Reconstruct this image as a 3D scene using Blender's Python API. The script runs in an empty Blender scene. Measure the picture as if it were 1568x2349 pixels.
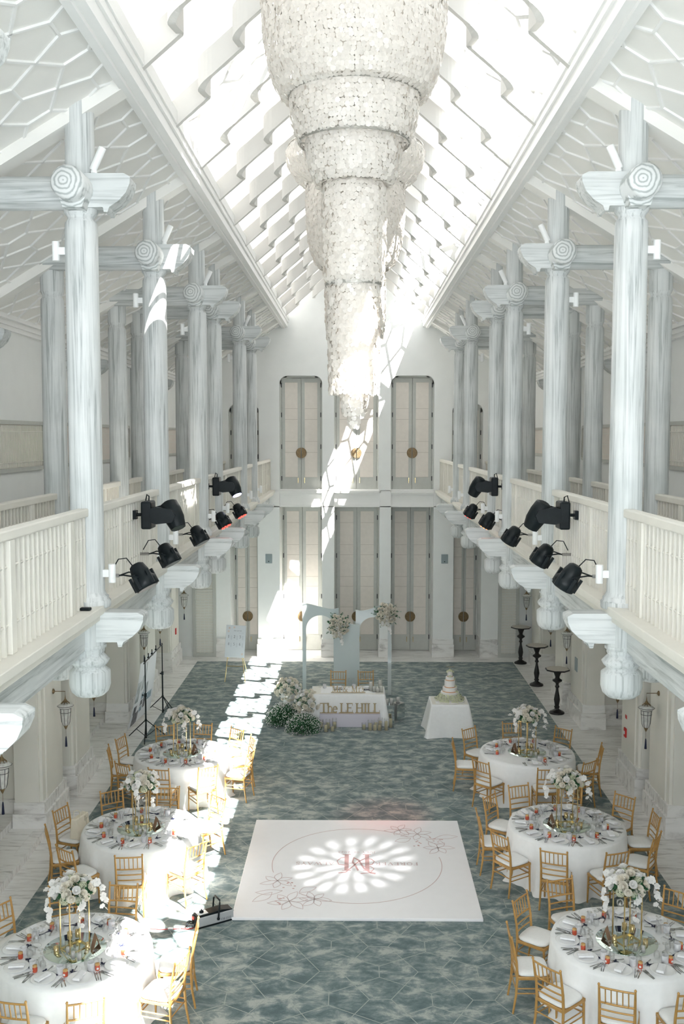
import bpy, bmesh, math, random
from mathutils import Vector, Matrix
random.seed(7)
PI = math.pi
scene = bpy.context.scene
COL = scene.collection

# ---------------------------------------------------------------- camera
cam_d = bpy.data.cameras.new('camera')
cam = bpy.data.objects.new('camera', cam_d)
COL.objects.link(cam)
cam_d.sensor_fit = 'VERTICAL'
cam_d.sensor_height = 36.0
cam_d.lens = 2284.0 / 2349.0 * 36.0
cam_d.clip_start = 0.1
cam_d.clip_end = 200
cam.location = (0, 0, 6.75)
cam.rotation_euler = (math.radians(90 - 4.36), 0, math.atan(30 / 2284 * math.cos(math.radians(4.36))))
scene.camera = cam

# ---------------------------------------------------------------- light and exposure
SUN_DIR = Vector((-0.395, 0.52, -1.0)).normalized()
sun_d = bpy.data.lights.new('sun', 'SUN')
sun_d.energy = 50.0
sun_d.color = (1.0, 0.965, 0.91)
sun_d.angle = math.radians(0.35)
sun = bpy.data.objects.new('sun', sun_d)
sun.rotation_euler = SUN_DIR.to_track_quat('-Z', 'Y').to_euler()
sun.location = (12, -12, 30)
COL.objects.link(sun)
world = bpy.data.worlds.new('sky')
scene.world = world
world.use_nodes = True
bg = world.node_tree.nodes['Background']
bg.inputs[0].default_value = (0.86, 0.94, 1.0, 1)
bg.inputs[1].default_value = 1.9
# added fill lamp behind the camera, standing in for unseen window daylight
fill_d = bpy.data.lights.new('rear fill light', 'AREA')
fill_d.shape = 'RECTANGLE'; fill_d.size = 8.2; fill_d.size_y = 6.0
fill_d.energy = 950
fill_d.color = (0.90, 0.95, 1.0)
fill_lamp = bpy.data.objects.new('rear fill light', fill_d)
fill_lamp.location = (0, -4.5, 6.1); fill_lamp.rotation_euler = (math.radians(90), 0, 0)
COL.objects.link(fill_lamp)
scene.view_settings.view_transform = 'Standard'
scene.view_settings.look = 'None'
scene.view_settings.gamma = 1.0
scene.view_settings.exposure = 0.66
scene.view_settings.use_curve_mapping = False
cy = scene.cycles
cy.max_bounces = 14
cy.diffuse_bounces = 8
cy.glossy_bounces = 4
cy.transmission_bounces = 6
cy.transparent_max_bounces = 24
cy.sample_clamp_indirect = 8
cy.use_denoising = True
cy.caustics_reflective = False
cy.caustics_refractive = False

# ---------------------------------------------------------------- materials
def new_mat(name):
    m = bpy.data.materials.new(name)
    m.use_nodes = True
    nt = m.node_tree
    b = nt.nodes['Principled BSDF']
    return m, nt, b

def link(nt, a, b):
    nt.links.new(a, b)

def node(nt, typ, **kw):
    n = nt.nodes.new(typ)
    for k, v in kw.items():
        setattr(n, k, v)
    return n

def ramp(nt, stops):
    r = nt.nodes.new('ShaderNodeValToRGB')
    e = r.color_ramp.elements
    while len(e) < len(stops):
        e.new(0.5)
    for i, (p, c) in enumerate(stops):
        e[i].position = p
        e[i].color = (c[0], c[1], c[2], 1)
    return r

def plain(name, col, rough=0.6, metal=0.0, var=0.04, scale=6.0, bump=0.0, spec=0.4):
    m, nt, b = new_mat(name)
    tc = node(nt, 'ShaderNodeTexCoord')
    no = node(nt, 'ShaderNodeTexNoise')
    no.inputs['Scale'].default_value = scale
    no.inputs['Detail'].default_value = 4
    link(nt, tc.outputs['Object'], no.inputs['Vector'])
    lo = [max(0, c * (1 - var)) for c in col]
    hi = [min(1, c * (1 + var)) for c in col]
    r = ramp(nt, [(0.3, lo), (0.7, hi)])
    link(nt, no.outputs['Fac'], r.inputs['Fac'])
    link(nt, r.outputs['Color'], b.inputs['Base Color'])
    b.inputs['Roughness'].default_value = rough
    b.inputs['Metallic'].default_value = metal
    b.inputs['Specular IOR Level'].default_value = spec
    if bump:
        bp = node(nt, 'ShaderNodeBump')
        bp.inputs['Strength'].default_value = bump
        bp.inputs['Distance'].default_value = 0.01
        link(nt, no.outputs['Fac'], bp.inputs['Height'])
        link(nt, bp.outputs['Normal'], b.inputs['Normal'])
    return m

def wood(name, scale, light=(0.69, 0.71, 0.71), dark=(0.36, 0.385, 0.385)):
    m, nt, b = new_mat(name)
    tc = node(nt, 'ShaderNodeTexCoord')
    mp = node(nt, 'ShaderNodeMapping')
    mp.inputs['Scale'].default_value = scale
    link(nt, tc.outputs['Object'], mp.inputs['Vector'])
    n1 = node(nt, 'ShaderNodeTexNoise')
    n1.inputs['Scale'].default_value = 1.0
    n1.inputs['Detail'].default_value = 7
    n1.inputs['Roughness'].default_value = 0.62
    n1.inputs['Distortion'].default_value = 0.6
    link(nt, mp.outputs['Vector'], n1.inputs['Vector'])
    r1 = ramp(nt, [(0.345, dark), (0.42, [0.55 * l + 0.45 * d for l, d in zip(light, dark)]), (0.50, [0.86 * l + 0.12 * d for l, d in zip(light, dark)]), (0.57, light)])
    link(nt, n1.outputs['Fac'], r1.inputs['Fac'])
    n2 = node(nt, 'ShaderNodeTexNoise')
    n2.inputs['Scale'].default_value = 1.3
    n2.inputs['Detail'].default_value = 3
    link(nt, tc.outputs['Object'], n2.inputs['Vector'])
    r2 = ramp(nt, [(0.35, (0.84, 0.86, 0.86)), (0.6, (1, 1, 1))])
    link(nt, n2.outputs['Fac'], r2.inputs['Fac'])
    mx = node(nt, 'ShaderNodeMixRGB', blend_type='MULTIPLY')
    mx.inputs['Fac'].default_value = 1
    link(nt, r1.outputs['Color'], mx.inputs[1])
    link(nt, r2.outputs['Color'], mx.inputs[2])
    link(nt, mx.outputs['Color'], b.inputs['Base Color'])
    b.inputs['Roughness'].default_value = 0.55
    bp = node(nt, 'ShaderNodeBump')
    bp.inputs['Strength'].default_value = 0.35
    bp.inputs['Distance'].default_value = 0.006
    link(nt, n1.outputs['Fac'], bp.inputs['Height'])
    link(nt, bp.outputs['Normal'], b.inputs['Normal'])
    return m

def marble(name, tile=(1.2, 0.6), ang=0.0):
    m, nt, b = new_mat(name)
    tc = node(nt, 'ShaderNodeTexCoord')
    mp0 = node(nt, 'ShaderNodeMapping')
    mp0.inputs['Rotation'].default_value = (0, 0, ang)
    link(nt, tc.outputs['Object'], mp0.inputs['Vector'])
    br = node(nt, 'ShaderNodeTexBrick')
    br.inputs['Color1'].default_value = (0, 0, 0, 1)
    br.inputs['Color2'].default_value = (1, 1, 1, 1)
    br.inputs['Mortar'].default_value = (0.5, 0.5, 0.5, 1)
    br.inputs['Scale'].default_value = 1.0
    br.inputs['Mortar Size'].default_value = 0.004
    br.inputs['Brick Width'].default_value = tile[0]
    br.inputs['Row Height'].default_value = tile[1]
    link(nt, mp0.outputs['Vector'], br.inputs['Vector'])
    outs = []
    for a, off in ((0.35, 0), (-0.75, 7)):
        mp = node(nt, 'ShaderNodeMapping')
        mp.inputs['Rotation'].default_value = (0.3, 0.2, a)
        mp.inputs['Location'].default_value = (off, off, off)
        mp.inputs['Scale'].default_value = (0.9, 7.0, 3.0)
        link(nt, tc.outputs['Object'], mp.inputs['Vector'])
        n = node(nt, 'ShaderNodeTexNoise')
        n.inputs['Scale'].default_value = 1.6
        n.inputs['Detail'].default_value = 8
        n.inputs['Roughness'].default_value = 0.65
        n.inputs['Distortion'].default_value = 0.9
        link(nt, mp.outputs['Vector'], n.inputs['Vector'])
        outs.append(n)
    gt = node(nt, 'ShaderNodeMath', operation='GREATER_THAN')
    gt.inputs[1].default_value = 0.5
    link(nt, br.outputs['Color'], gt.inputs[0])
    mx = node(nt, 'ShaderNodeMixRGB')
    link(nt, gt.outputs[0], mx.inputs['Fac'])
    link(nt, outs[0].outputs['Fac'], mx.inputs[1])
    link(nt, outs[1].outputs['Fac'], mx.inputs[2])
    r = ramp(nt, [(0.34, (0.47, 0.455, 0.445)), (0.43, (0.72, 0.705, 0.69)), (0.51, (0.84, 0.83, 0.815)), (0.7, (0.88, 0.87, 0.86))])
    link(nt, mx.outputs['Color'], r.inputs['Fac'])
    mm = node(nt, 'ShaderNodeMixRGB', blend_type='MULTIPLY')
    link(nt, br.outputs['Fac'], mm.inputs['Fac'])
    link(nt, r.outputs['Color'], mm.inputs[1])
    mm.inputs[2].default_value = (0.88, 0.87, 0.86, 1)
    link(nt, mm.outputs['Color'], b.inputs['Base Color'])
    b.inputs['Roughness'].default_value = 0.28
    return m

def carpet_mat():
    m, nt, b = new_mat('teal mottled carpet')
    tc = node(nt, 'ShaderNodeTexCoord')
    mp = node(nt, 'ShaderNodeMapping')
    mp.inputs['Scale'].default_value = (1.0, 1.5, 1)
    link(nt, tc.outputs['Object'], mp.inputs['Vector'])
    n = node(nt, 'ShaderNodeTexNoise')
    n.inputs['Scale'].default_value = 3.0
    n.inputs['Detail'].default_value = 9
    n.inputs['Roughness'].default_value = 0.68
    n.inputs['Distortion'].default_value = 0.35
    link(nt, mp.outputs['Vector'], n.inputs['Vector'])
    r = ramp(nt, [(0.37, (0.080, 0.128, 0.138)), (0.455, (0.130, 0.185, 0.192)), (0.53, (0.225, 0.275, 0.27)), (0.61, (0.42, 0.45, 0.425))])
    link(nt, n.outputs['Fac'], r.inputs['Fac'])
    n2 = node(nt, 'ShaderNodeTexNoise')
    n2.inputs['Scale'].default_value = 160
    n2.inputs['Detail'].default_value = 2
    link(nt, tc.outputs['Object'], n2.inputs['Vector'])
    r2 = ramp(nt, [(0.3, (0.72, 0.72, 0.72)), (0.7, (1.15, 1.15, 1.15))])
    link(nt, n2.outputs['Fac'], r2.inputs['Fac'])
    mx = node(nt, 'ShaderNodeMixRGB', blend_type='MULTIPLY')
    mx.inputs['Fac'].default_value = 1
    link(nt, r.outputs['Color'], mx.inputs[1])
    link(nt, r2.outputs['Color'], mx.inputs[2])
    link(nt, mx.outputs['Color'], b.inputs['Base Color'])
    b.inputs['Roughness'].default_value = 0.95
    b.inputs['Specular IOR Level'].default_value = 0.1
    b.inputs['Sheen Weight'].default_value = 0.25
    return m

def clear(name, tint=(1, 1, 1), gloss=0.12, rough=0.03):
    m = bpy.data.materials.new(name)
    m.use_nodes = True
    nt = m.node_tree
    nt.nodes.clear()
    out = node(nt, 'ShaderNodeOutputMaterial')
    mix = node(nt, 'ShaderNodeMixShader')
    tr = node(nt, 'ShaderNodeBsdfTransparent')
    tr.inputs['Color'].default_value = (*tint, 1)
    gl = node(nt, 'ShaderNodeBsdfGlossy')
    gl.inputs['Roughness'].default_value = rough
    fr = node(nt, 'ShaderNodeLayerWeight')
    fr.inputs['Blend'].default_value = 0.35
    ma = node(nt, 'ShaderNodeMath', operation='MULTIPLY_ADD')
    ma.inputs[1].default_value = 0.45
    ma.inputs[2].default_value = gloss
    link(nt, fr.outputs['Fresnel'], ma.inputs[0])
    link(nt, ma.outputs[0], mix.inputs['Fac'])
    link(nt, tr.outputs[0], mix.inputs[1])
    link(nt, gl.outputs[0], mix.inputs[2])
    link(nt, mix.outputs[0], out.inputs['Surface'])
    return m

def translucent(name, col, t=0.5, rough=0.4, spec=0.3, scale=20.0, var=0.1):
    m = bpy.data.materials.new(name)
    m.use_nodes = True
    nt = m.node_tree
    b = nt.nodes['Principled BSDF']
    out = nt.nodes['Material Output']
    b.inputs['Roughness'].default_value = rough
    b.inputs['Specular IOR Level'].default_value = spec
    tl = node(nt, 'ShaderNodeBsdfTranslucent')
    tc = node(nt, 'ShaderNodeTexCoord')
    no = node(nt, 'ShaderNodeTexNoise')
    no.inputs['Scale'].default_value = scale
    link(nt, tc.outputs['Object'], no.inputs['Vector'])
    r = ramp(nt, [(0.35, [c * (1 - var) for c in col]), (0.65, [min(1, c * (1 + var)) for c in col])])
    link(nt, no.outputs['Fac'], r.inputs['Fac'])
    link(nt, r.outputs['Color'], b.inputs['Base Color'])
    link(nt, r.outputs['Color'], tl.inputs['Color'])
    mix = node(nt, 'ShaderNodeMixShader')
    mix.inputs['Fac'].default_value = t
    link(nt, b.outputs[0], mix.inputs[1])
    link(nt, tl.outputs[0], mix.inputs[2])
    link(nt, mix.outputs[0], out.inputs['Surface'])
    return m

def emit(name, col, strength):
    m, nt, b = new_mat(name)
    b.inputs['Base Color'].default_value = (*col, 1)
    b.inputs['Emission Color'].default_value = (*col, 1)
    b.inputs['Emission Strength'].default_value = strength
    return m

M = {}
M['plaster'] = plain('white plaster', (0.86, 0.872, 0.865), 0.75, var=0.015, scale=3, bump=0.05)
M['soffit'] = plain('warm white ceiling plaster', (0.85, 0.84, 0.81), 0.8, var=0.015, scale=3)
M['trim'] = plain('white painted trim', (0.86, 0.86, 0.85), 0.5, var=0.01)
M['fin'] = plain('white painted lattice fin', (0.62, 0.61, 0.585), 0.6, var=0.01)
M['cream'] = plain('cream painted timber', (0.76, 0.74, 0.68), 0.55, var=0.02)
M['creamlow'] = plain('grey beige plaster', (0.77, 0.755, 0.70), 0.7, var=0.02, scale=2)
M['wood_z'] = wood('whitewashed timber upright', (26, 26, 0.8))
M['wood_x'] = wood('whitewashed timber across', (0.9, 20, 20))
M['wood_y'] = wood('whitewashed timber along', (20, 0.9, 20))
M['marble'] = marble('veined white marble floor', (1.8, 0.9), 0.0)
M['marble_up'] = marble('veined white marble plinth', (9.0, 9.0), 0.5)
M['carpet'] = carpet_mat()
M['carpetline'] = plain('pale carpet line', (0.36, 0.39, 0.365), 0.95, var=0.1, scale=40, spec=0.1)
M['glass'] = clear('clear pane', (1, 1, 1), 0.05)
M['diffuser'] = translucent('frosted roof panel', (0.82, 0.82, 0.82), 0.075, 0.5, var=0.03, scale=2)
M['diffuser_right'] = translucent('frosted roof panel, denser', (0.82, 0.82, 0.82), 0.028, 0.5, var=0.03, scale=2)  # same panel with light dimmed in the material, so right fins stay visible
M['doorframe'] = plain('grey green door stile', (0.53, 0.54, 0.51), 0.5, var=0.03, scale=8)
M['doorpanel'] = plain('pale pink beige panel', (0.77, 0.715, 0.66), 0.6, var=0.03, scale=8)
M['groove'] = plain('panel joint line', (0.55, 0.50, 0.45), 0.7)
M['bronze'] = plain('aged bronze', (0.22, 0.155, 0.085), 0.4, 0.7, var=0.25, scale=30)
M['darkmetal'] = plain('dark iron', (0.05, 0.05, 0.055), 0.45, 0.6)
M['brass'] = plain('brass', (0.75, 0.58, 0.28), 0.25, 0.9, var=0.05)
M['gold'] = plain('gold painted wood', (0.50, 0.28, 0.085), 0.35, 0.15, var=0.10, scale=18, spec=0.6)
M['cushion'] = plain('white cushion fabric', (0.82, 0.82, 0.81), 0.85, var=0.02, bump=0.1, scale=30)
M['cloth'] = plain('white tablecloth linen', (0.87, 0.875, 0.88), 0.8, var=0.02, bump=0.15, scale=14)
M['mirror'] = plain('green tinted mirror', (0.72, 0.82, 0.77), 0.02, 1.0, var=0.0)
M['silvermirror'] = plain('silver mirror', (0.80, 0.83, 0.84), 0.03, 1.0, var=0.0)
M['porcelain'] = plain('white porcelain', (0.86, 0.86, 0.86), 0.18, var=0.01, spec=0.6)
M['napkin'] = plain('white folded linen', (0.84, 0.84, 0.86), 0.9, var=0.03, bump=0.2, scale=30)
M['steel'] = plain('polished steel', (0.55, 0.55, 0.56), 0.2, 1.0, var=0.05)
M['honey'] = plain('red amber honey', (0.55, 0.085, 0.04), 0.15, var=0.2, scale=40, spec=0.8)
M['cork'] = plain('cork lid', (0.55, 0.33, 0.13), 0.8, var=0.15, scale=80)
M['navy'] = plain('navy ribbon', (0.012, 0.016, 0.045), 0.6, var=0.2)
M['frost'] = translucent('frosted glass tumbler', (0.88, 0.88, 0.9), 0.5, 0.15, spec=0.5)
M['wineglass'] = clear('thin drinking glass', (0.985, 0.99, 0.99), 0.035)
M['petal'] = translucent('ivory rose petal', (0.85, 0.81, 0.73), 0.35, 0.6, var=0.08)
M['whitepetal'] = translucent('white orchid petal', (0.90, 0.89, 0.88), 0.4, 0.6, var=0.04)
M['greenpetal'] = translucent('pale green hydrangea petal', (0.74, 0.76, 0.58), 0.35, 0.7, var=0.12)
M['leaf'] = plain('dark green leaf', (0.035, 0.115, 0.05), 0.5, var=0.45, scale=14)
M['leaf2'] = plain('soft green sprig leaf', (0.10, 0.20, 0.13), 0.6, var=0.45, scale=9)
M['capiz'] = translucent('capiz shell', (0.735, 0.70, 0.655), 0.36, 0.3, spec=0.5, var=0.05, scale=35)
M['ring'] = plain('chandelier steel ring', (0.33, 0.32, 0.29), 0.35, 0.6)
M['black'] = plain('black plastic', (0.008, 0.012, 0.014), 0.42, var=0.2, scale=12, spec=0.22)
M['grey'] = plain('silver grey casing', (0.52, 0.53, 0.55), 0.35, 0.35, var=0.03)
M['whiteplastic'] = plain('white enamel', (0.85, 0.86, 0.86), 0.35, var=0.01)
M['ledred'] = emit('red led lens', (1.0, 0.03, 0.02), 6)
M['ledorange'] = emit('orange led lens', (1.0, 0.20, 0.03), 8)
M['ledwhite'] = emit('cool white led lens', (0.55, 0.55, 1.0), 7)
M['lensdark'] = plain('dark led lens', (0.02, 0.03, 0.03), 0.1)
M['greenlit'] = emit('small green display', (0.05, 0.9, 0.35), 2)
M['milk'] = translucent('milk glass', (0.85, 0.85, 0.83), 0.5, 0.2, spec=0.5)
M['archblue'] = plain('pale grey blue board', (0.56, 0.625, 0.635), 0.45, var=0.01)
M['pearl'] = plain('pearl laminate sheet', (0.66, 0.71, 0.72), 0.12, 0.15, var=0.03, scale=3, bump=0.4)
M['lavender'] = plain('pale lilac board', (0.60, 0.58, 0.66), 0.6, var=0.01)
M['goldletter'] = plain('brushed gold letter', (0.50, 0.40, 0.25), 0.35, 0.6, var=0.08)
M['candle'] = translucent('ivory wax', (0.84, 0.77, 0.56), 0.35, 0.45, var=0.03)
M['candlewhite'] = translucent('white wax', (0.86, 0.85, 0.82), 0.3, 0.45, var=0.03)
M['icing'] = plain('white icing', (0.80, 0.78, 0.76), 0.5, var=0.02)
M['ribbon'] = plain('copper ribbon', (0.72, 0.36, 0.18), 0.35, 0.3, var=0.05)
M['stageboard'] = plain('white vinyl dance floor', (0.87, 0.86, 0.88), 0.35, var=0.01)
M['rosegold'] = plain('dusty rose print', (0.60, 0.36, 0.35), 0.5, var=0.03)
M['rosefaint'] = plain('faint rose line print', (0.62, 0.47, 0.47), 0.5, var=0.03)
M['board'] = plain('grey white signboard', (0.62, 0.64, 0.68), 0.5, var=0.01)
M['ink'] = plain('dark print ink', (0.09, 0.10, 0.13), 0.6)
M['inkfaint'] = plain('pale grey print', (0.47, 0.49, 0.54), 0.6)
M['peach'] = plain('peach print', (0.66, 0.50, 0.42), 0.6)
M['banner'] = plain('white banner fabric', (0.80, 0.80, 0.84), 0.7, var=0.01, bump=0.1, scale=4)
M['photoblue'] = plain('printed photo of sea and sky', (0.30, 0.38, 0.46), 0.5, var=0.6, scale=9)
M['photogrey'] = plain('printed grey photo', (0.42, 0.44, 0.46), 0.5, var=0.45, scale=7)
M['photodark'] = plain('printed dark photo', (0.14, 0.13, 0.15), 0.5, var=0.8, scale=12)
M['darkwood'] = plain('black turned wood', (0.018, 0.017, 0.017), 0.3, var=0.3)
M['stonetop'] = plain('speckled beige stone', (0.55, 0.51, 0.45), 0.4, var=0.08, scale=60)
M['bagfabric'] = plain('ivory leather', (0.76, 0.70, 0.58), 0.55, var=0.03)
M['red'] = plain('red enamel', (0.55, 0.02, 0.02), 0.4)
M['redcable'] = plain('red cable', (0.60, 0.04, 0.04), 0.5)
M['speaker'] = plain('grey blue speaker grille', (0.30, 0.36, 0.38), 0.6, var=0.05, scale=100)
M['kraft'] = plain('brown kraft card', (0.36, 0.22, 0.14), 0.7, var=0.05)
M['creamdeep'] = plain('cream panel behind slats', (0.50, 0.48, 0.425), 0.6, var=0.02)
M['shutter'] = plain('white shutter lattice', (0.78, 0.78, 0.74), 0.5, var=0.02)
M['votive'] = plain('ribbed gold votive glass', (0.60, 0.47, 0.24), 0.2, 0.75, var=0.12, scale=50)

def endgrain():
    m, nt, b = new_mat('whitewashed timber with growth rings')
    tc = node(nt, 'ShaderNodeTexCoord')
    mp = node(nt, 'ShaderNodeMapping')
    mp.inputs['Location'].default_value = (0.03, 0, -3.93)
    link(nt, tc.outputs['Object'], mp.inputs['Vector'])
    w = node(nt, 'ShaderNodeTexWave', wave_type='RINGS', rings_direction='Y')
    w.inputs['Scale'].default_value = 8
    w.inputs['Distortion'].default_value = 4.5
    w.inputs['Detail'].default_value = 3
    w.inputs['Detail Scale'].default_value = 1.2
    link(nt, mp.outputs['Vector'], w.inputs['Vector'])
    r = ramp(nt, [(0.12, (0.40, 0.43, 0.43)), (0.38, (0.62, 0.645, 0.64)), (0.75, (0.70, 0.72, 0.72))])
    link(nt, w.outputs['Fac'], r.inputs['Fac'])
    link(nt, r.outputs['Color'], b.inputs['Base Color'])
    b.inputs['Roughness'].default_value = 0.55
    return m
M['wood_end'] = endgrain()

# ---------------------------------------------------------------- mesh builder
class MB:
    def __init__(s):
        s.v = []; s.f = []; s.m = []; s.sm = []
        s.mi = 0
        s.smooth = False
    def add(s, vs, fs, smooth=None):
        o = len(s.v)
        s.v.extend([tuple(p) for p in vs])
        sm = s.smooth if smooth is None else smooth
        for f in fs:
            s.f.append([i + o for i in f]); s.m.append(s.mi); s.sm.append(sm)
        return s
    def box(s, x0, x1, y0, y1, z0, z1):
        vs = [(x, y, z) for x in (x0, x1) for y in (y0, y1) for z in (z0, z1)]
        return s.add(vs, [(0, 1, 3, 2), (4, 6, 7, 5), (0, 4, 5, 1), (2, 3, 7, 6), (0, 2, 6, 4), (1, 5, 7, 3)], False)
    def cbox(s, c, size, mat=None):
        vs = [Vector((x * size[0] / 2, y * size[1] / 2, z * size[2] / 2)) for x in (-1, 1) for y in (-1, 1) for z in (-1, 1)]
        if mat is not None: vs = [mat @ p for p in vs]
        vs = [p + Vector(c) for p in vs]
        return s.add(vs, [(0, 1, 3, 2), (4, 6, 7, 5), (0, 4, 5, 1), (2, 3, 7, 6), (0, 2, 6, 4), (1, 5, 7, 3)], False)
    def tube(s, pts, r, n=8, cap=True, closed=False):
        pts = [Vector(p) for p in pts]
        k = len(pts)
        rs = r if isinstance(r, (list, tuple)) else [r] * k
        vs = []
        for i, p in enumerate(pts):
            if closed: d = pts[(i + 1) % k] - pts[i - 1]
            else: d = pts[min(i + 1, k - 1)] - pts[max(i - 1, 0)]
            if d.length < 1e-9: d = Vector((0, 0, 1))
            d.normalize()
            ref = Vector((0, 0, 1)) if abs(d.z) < 0.9 else Vector((1, 0, 0))
            a = d.cross(ref).normalized(); b = d.cross(a)
            for j in range(n):
                t = 2 * PI * j / n
                vs.append(p + (a * math.cos(t) + b * math.sin(t)) * rs[i])
        fs = []
        for i in range(k if closed else k - 1):
            i2 = (i + 1) % k
            for j in range(n):
                j2 = (j + 1) % n
                fs.append((i * n + j, i * n + j2, i2 * n + j2, i2 * n + j))
        s.add(vs, fs, n > 4)
        if cap and not closed:
            s.add(vs[:n], [tuple(range(n))[::-1]], False)
            s.add(vs[-n:], [tuple(range(n))], False)
        return s
    def lathe(s, prof, c=(0, 0, 0), n=24, smooth=True, axis='z', cap=True):
        vs = []
        for (r, z) in prof:
            for j in range(n):
                t = 2 * PI * j / n
                x, y = r * math.cos(t), r * math.sin(t)
                p = (x, y, z) if axis == 'z' else ((z, x, y) if axis == 'x' else (x, z, y))
                vs.append((p[0] + c[0], p[1] + c[1], p[2] + c[2]))
        fs = []
        for i in range(len(prof) - 1):
            for j in range(n):
                j2 = (j + 1) % n
                fs.append((i * n + j, i * n + j2, (i + 1) * n + j2, (i + 1) * n + j))
        s.add(vs, fs, smooth)
        if cap:
            if prof[0][0] > 1e-5: s.add(vs[:n], [tuple(range(n))[::-1]], False)
            if prof[-1][0] > 1e-5: s.add(vs[-n:], [tuple(range(n))], False)
        return s
    def prism(s, poly, d0, d1, axis='y', off=(0, 0, 0), smooth=False):
        # poly in (u,v): axis y -> (x,z); axis x -> (y,z); axis z -> (x,y)
        def P(u, v, d):
            if axis == 'y': q = (u, d, v)
            elif axis == 'x': q = (d, u, v)
            else: q = (u, v, d)
            return (q[0] + off[0], q[1] + off[1], q[2] + off[2])
        n = len(poly)
        vs = [P(u, v, d0) for u, v in poly] + [P(u, v, d1) for u, v in poly]
        fs = [(i, (i + 1) % n, n + (i + 1) % n, n + i) for i in range(n)]
        s.add(vs, fs, smooth)
        s.add(vs, [tuple(range(n))[::-1], tuple(range(n, 2 * n))], False)
        return s
    def ribbon(s, pts, w, h, up=(0, 0, 1)):
        # flat-bottomed bar following pts; width w across, height h along up
        pts = [Vector(p) for p in pts]; up = Vector(up).normalized()
        vs = []
        k = len(pts)
        for i, p in enumerate(pts):
            d = pts[min(i + 1, k - 1)] - pts[max(i - 1, 0)]
            d.normalize()
            a = d.cross(up).normalized() * (w / 2)
            vs += [p - a, p + a, p + a + up * h, p - a + up * h]
        fs = []
        for i in range(k - 1):
            for j in range(4):
                fs.append((i * 4 + j, i * 4 + (j + 1) % 4, (i + 1) * 4 + (j + 1) % 4, (i + 1) * 4 + j))
        fs.append((3, 2, 1, 0)); fs.append(tuple(range(4 * k - 4, 4 * k)))
        return s.add(vs, fs, False)
    def grid(s, fn, nu, nv, smooth=True, closed_u=False):
        vs = [fn(i / nu, j / nv) for j in range(nv + 1) for i in range(nu + (0 if closed_u else 1))]
        w = nu + (0 if closed_u else 1)
        fs = []
        for j in range(nv):
            for i in range(nu):
                i2 = (i + 1) % w
                fs.append((j * w + i, j * w + i2, (j + 1) * w + i2, (j + 1) * w + i))
        return s.add(vs, fs, smooth)
    def sphere(s, c, r, n=10, m=7, sc=(1, 1, 1)):
        def fn(u, v):
            a = 2 * PI * u; b = PI * (v - 0.5)
            return (c[0] + r * sc[0] * math.cos(b) * math.cos(a), c[1] + r * sc[1] * math.cos(b) * math.sin(a), c[2] + r * sc[2] * math.sin(b))
        return s.grid(fn, n, m, True, True)
    def mesh(s, name, mats):
        me = bpy.data.meshes.new(name)
        me.from_pydata(s.v, [], s.f)
        if not isinstance(mats, (list, tuple)): mats = [mats]
        for m in mats: me.materials.append(M[m] if isinstance(m, str) else m)
        me.polygons.foreach_set('material_index', s.m)
        me.polygons.foreach_set('use_smooth', s.sm)
        me.update()
        return me
    def obj(s, name, mats, parent=None, loc=(0, 0, 0), rot=(0, 0, 0), bevel=0):
        o = bpy.data.objects.new(name, s.mesh(name, mats))
        COL.objects.link(o)
        o.location = loc; o.rotation_euler = rot
        if parent is not None: o.parent = parent
        if bevel:
            b = o.modifiers.new('bevel', 'BEVEL'); b.width = bevel; b.segments = 2; b.limit_method = 'ANGLE'
            b.angle_limit = math.radians(40)
        return o

def tag(o, label=None, cat=None, group=None, kind=None):
    if label: o['label'] = label
    if cat: o['category'] = cat
    if group: o['group'] = group
    if kind: o['kind'] = kind
    return o

def empty(name, loc=(0, 0, 0), rz=0.0, label=None, cat=None, group=None):
    o = bpy.data.objects.new(name, None)
    COL.objects.link(o)
    o.location = loc; o.rotation_euler = (0, 0, rz)
    o.empty_display_size = 0.1
    return tag(o, label, cat, group)

KIDS = {}
def copy_tree(o, parent=None, loc=None, rz=None, label=None, group=None):
    c = o.copy(); COL.objects.link(c)
    if parent is not None: c.parent = parent
    if loc is not None: c.location = loc
    if rz is not None: c.rotation_euler = (0, 0, rz)
    if label: c['label'] = label
    if group: c['group'] = group
    for ch in KIDS.get(o.name) or [x for x in o.children]:
        copy_tree(ch, c)
    return c

class Proto:
    """hands out the original first, copies of it afterwards"""
    def __init__(s, root):
        s.root = root; s.used = False
        s.tree = None
    def put(s, loc, rz=0.0, label=None, group=None):
        if not s.used:
            s.used = True
            o = s.root; o.location = loc; o.rotation_euler = (0, 0, rz)
            if label: o['label'] = label
            if group: o['group'] = group
            return o
        return copy_tree(s.root, None, loc, rz, label, group)

def struct(mb, name, mats, bevel=0, parent=None, label=None):
    o = mb.obj(name, mats, parent, bevel=bevel)
    if parent is None: o['kind'] = 'structure'
    if label: o['label'] = label
    return o

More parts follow.
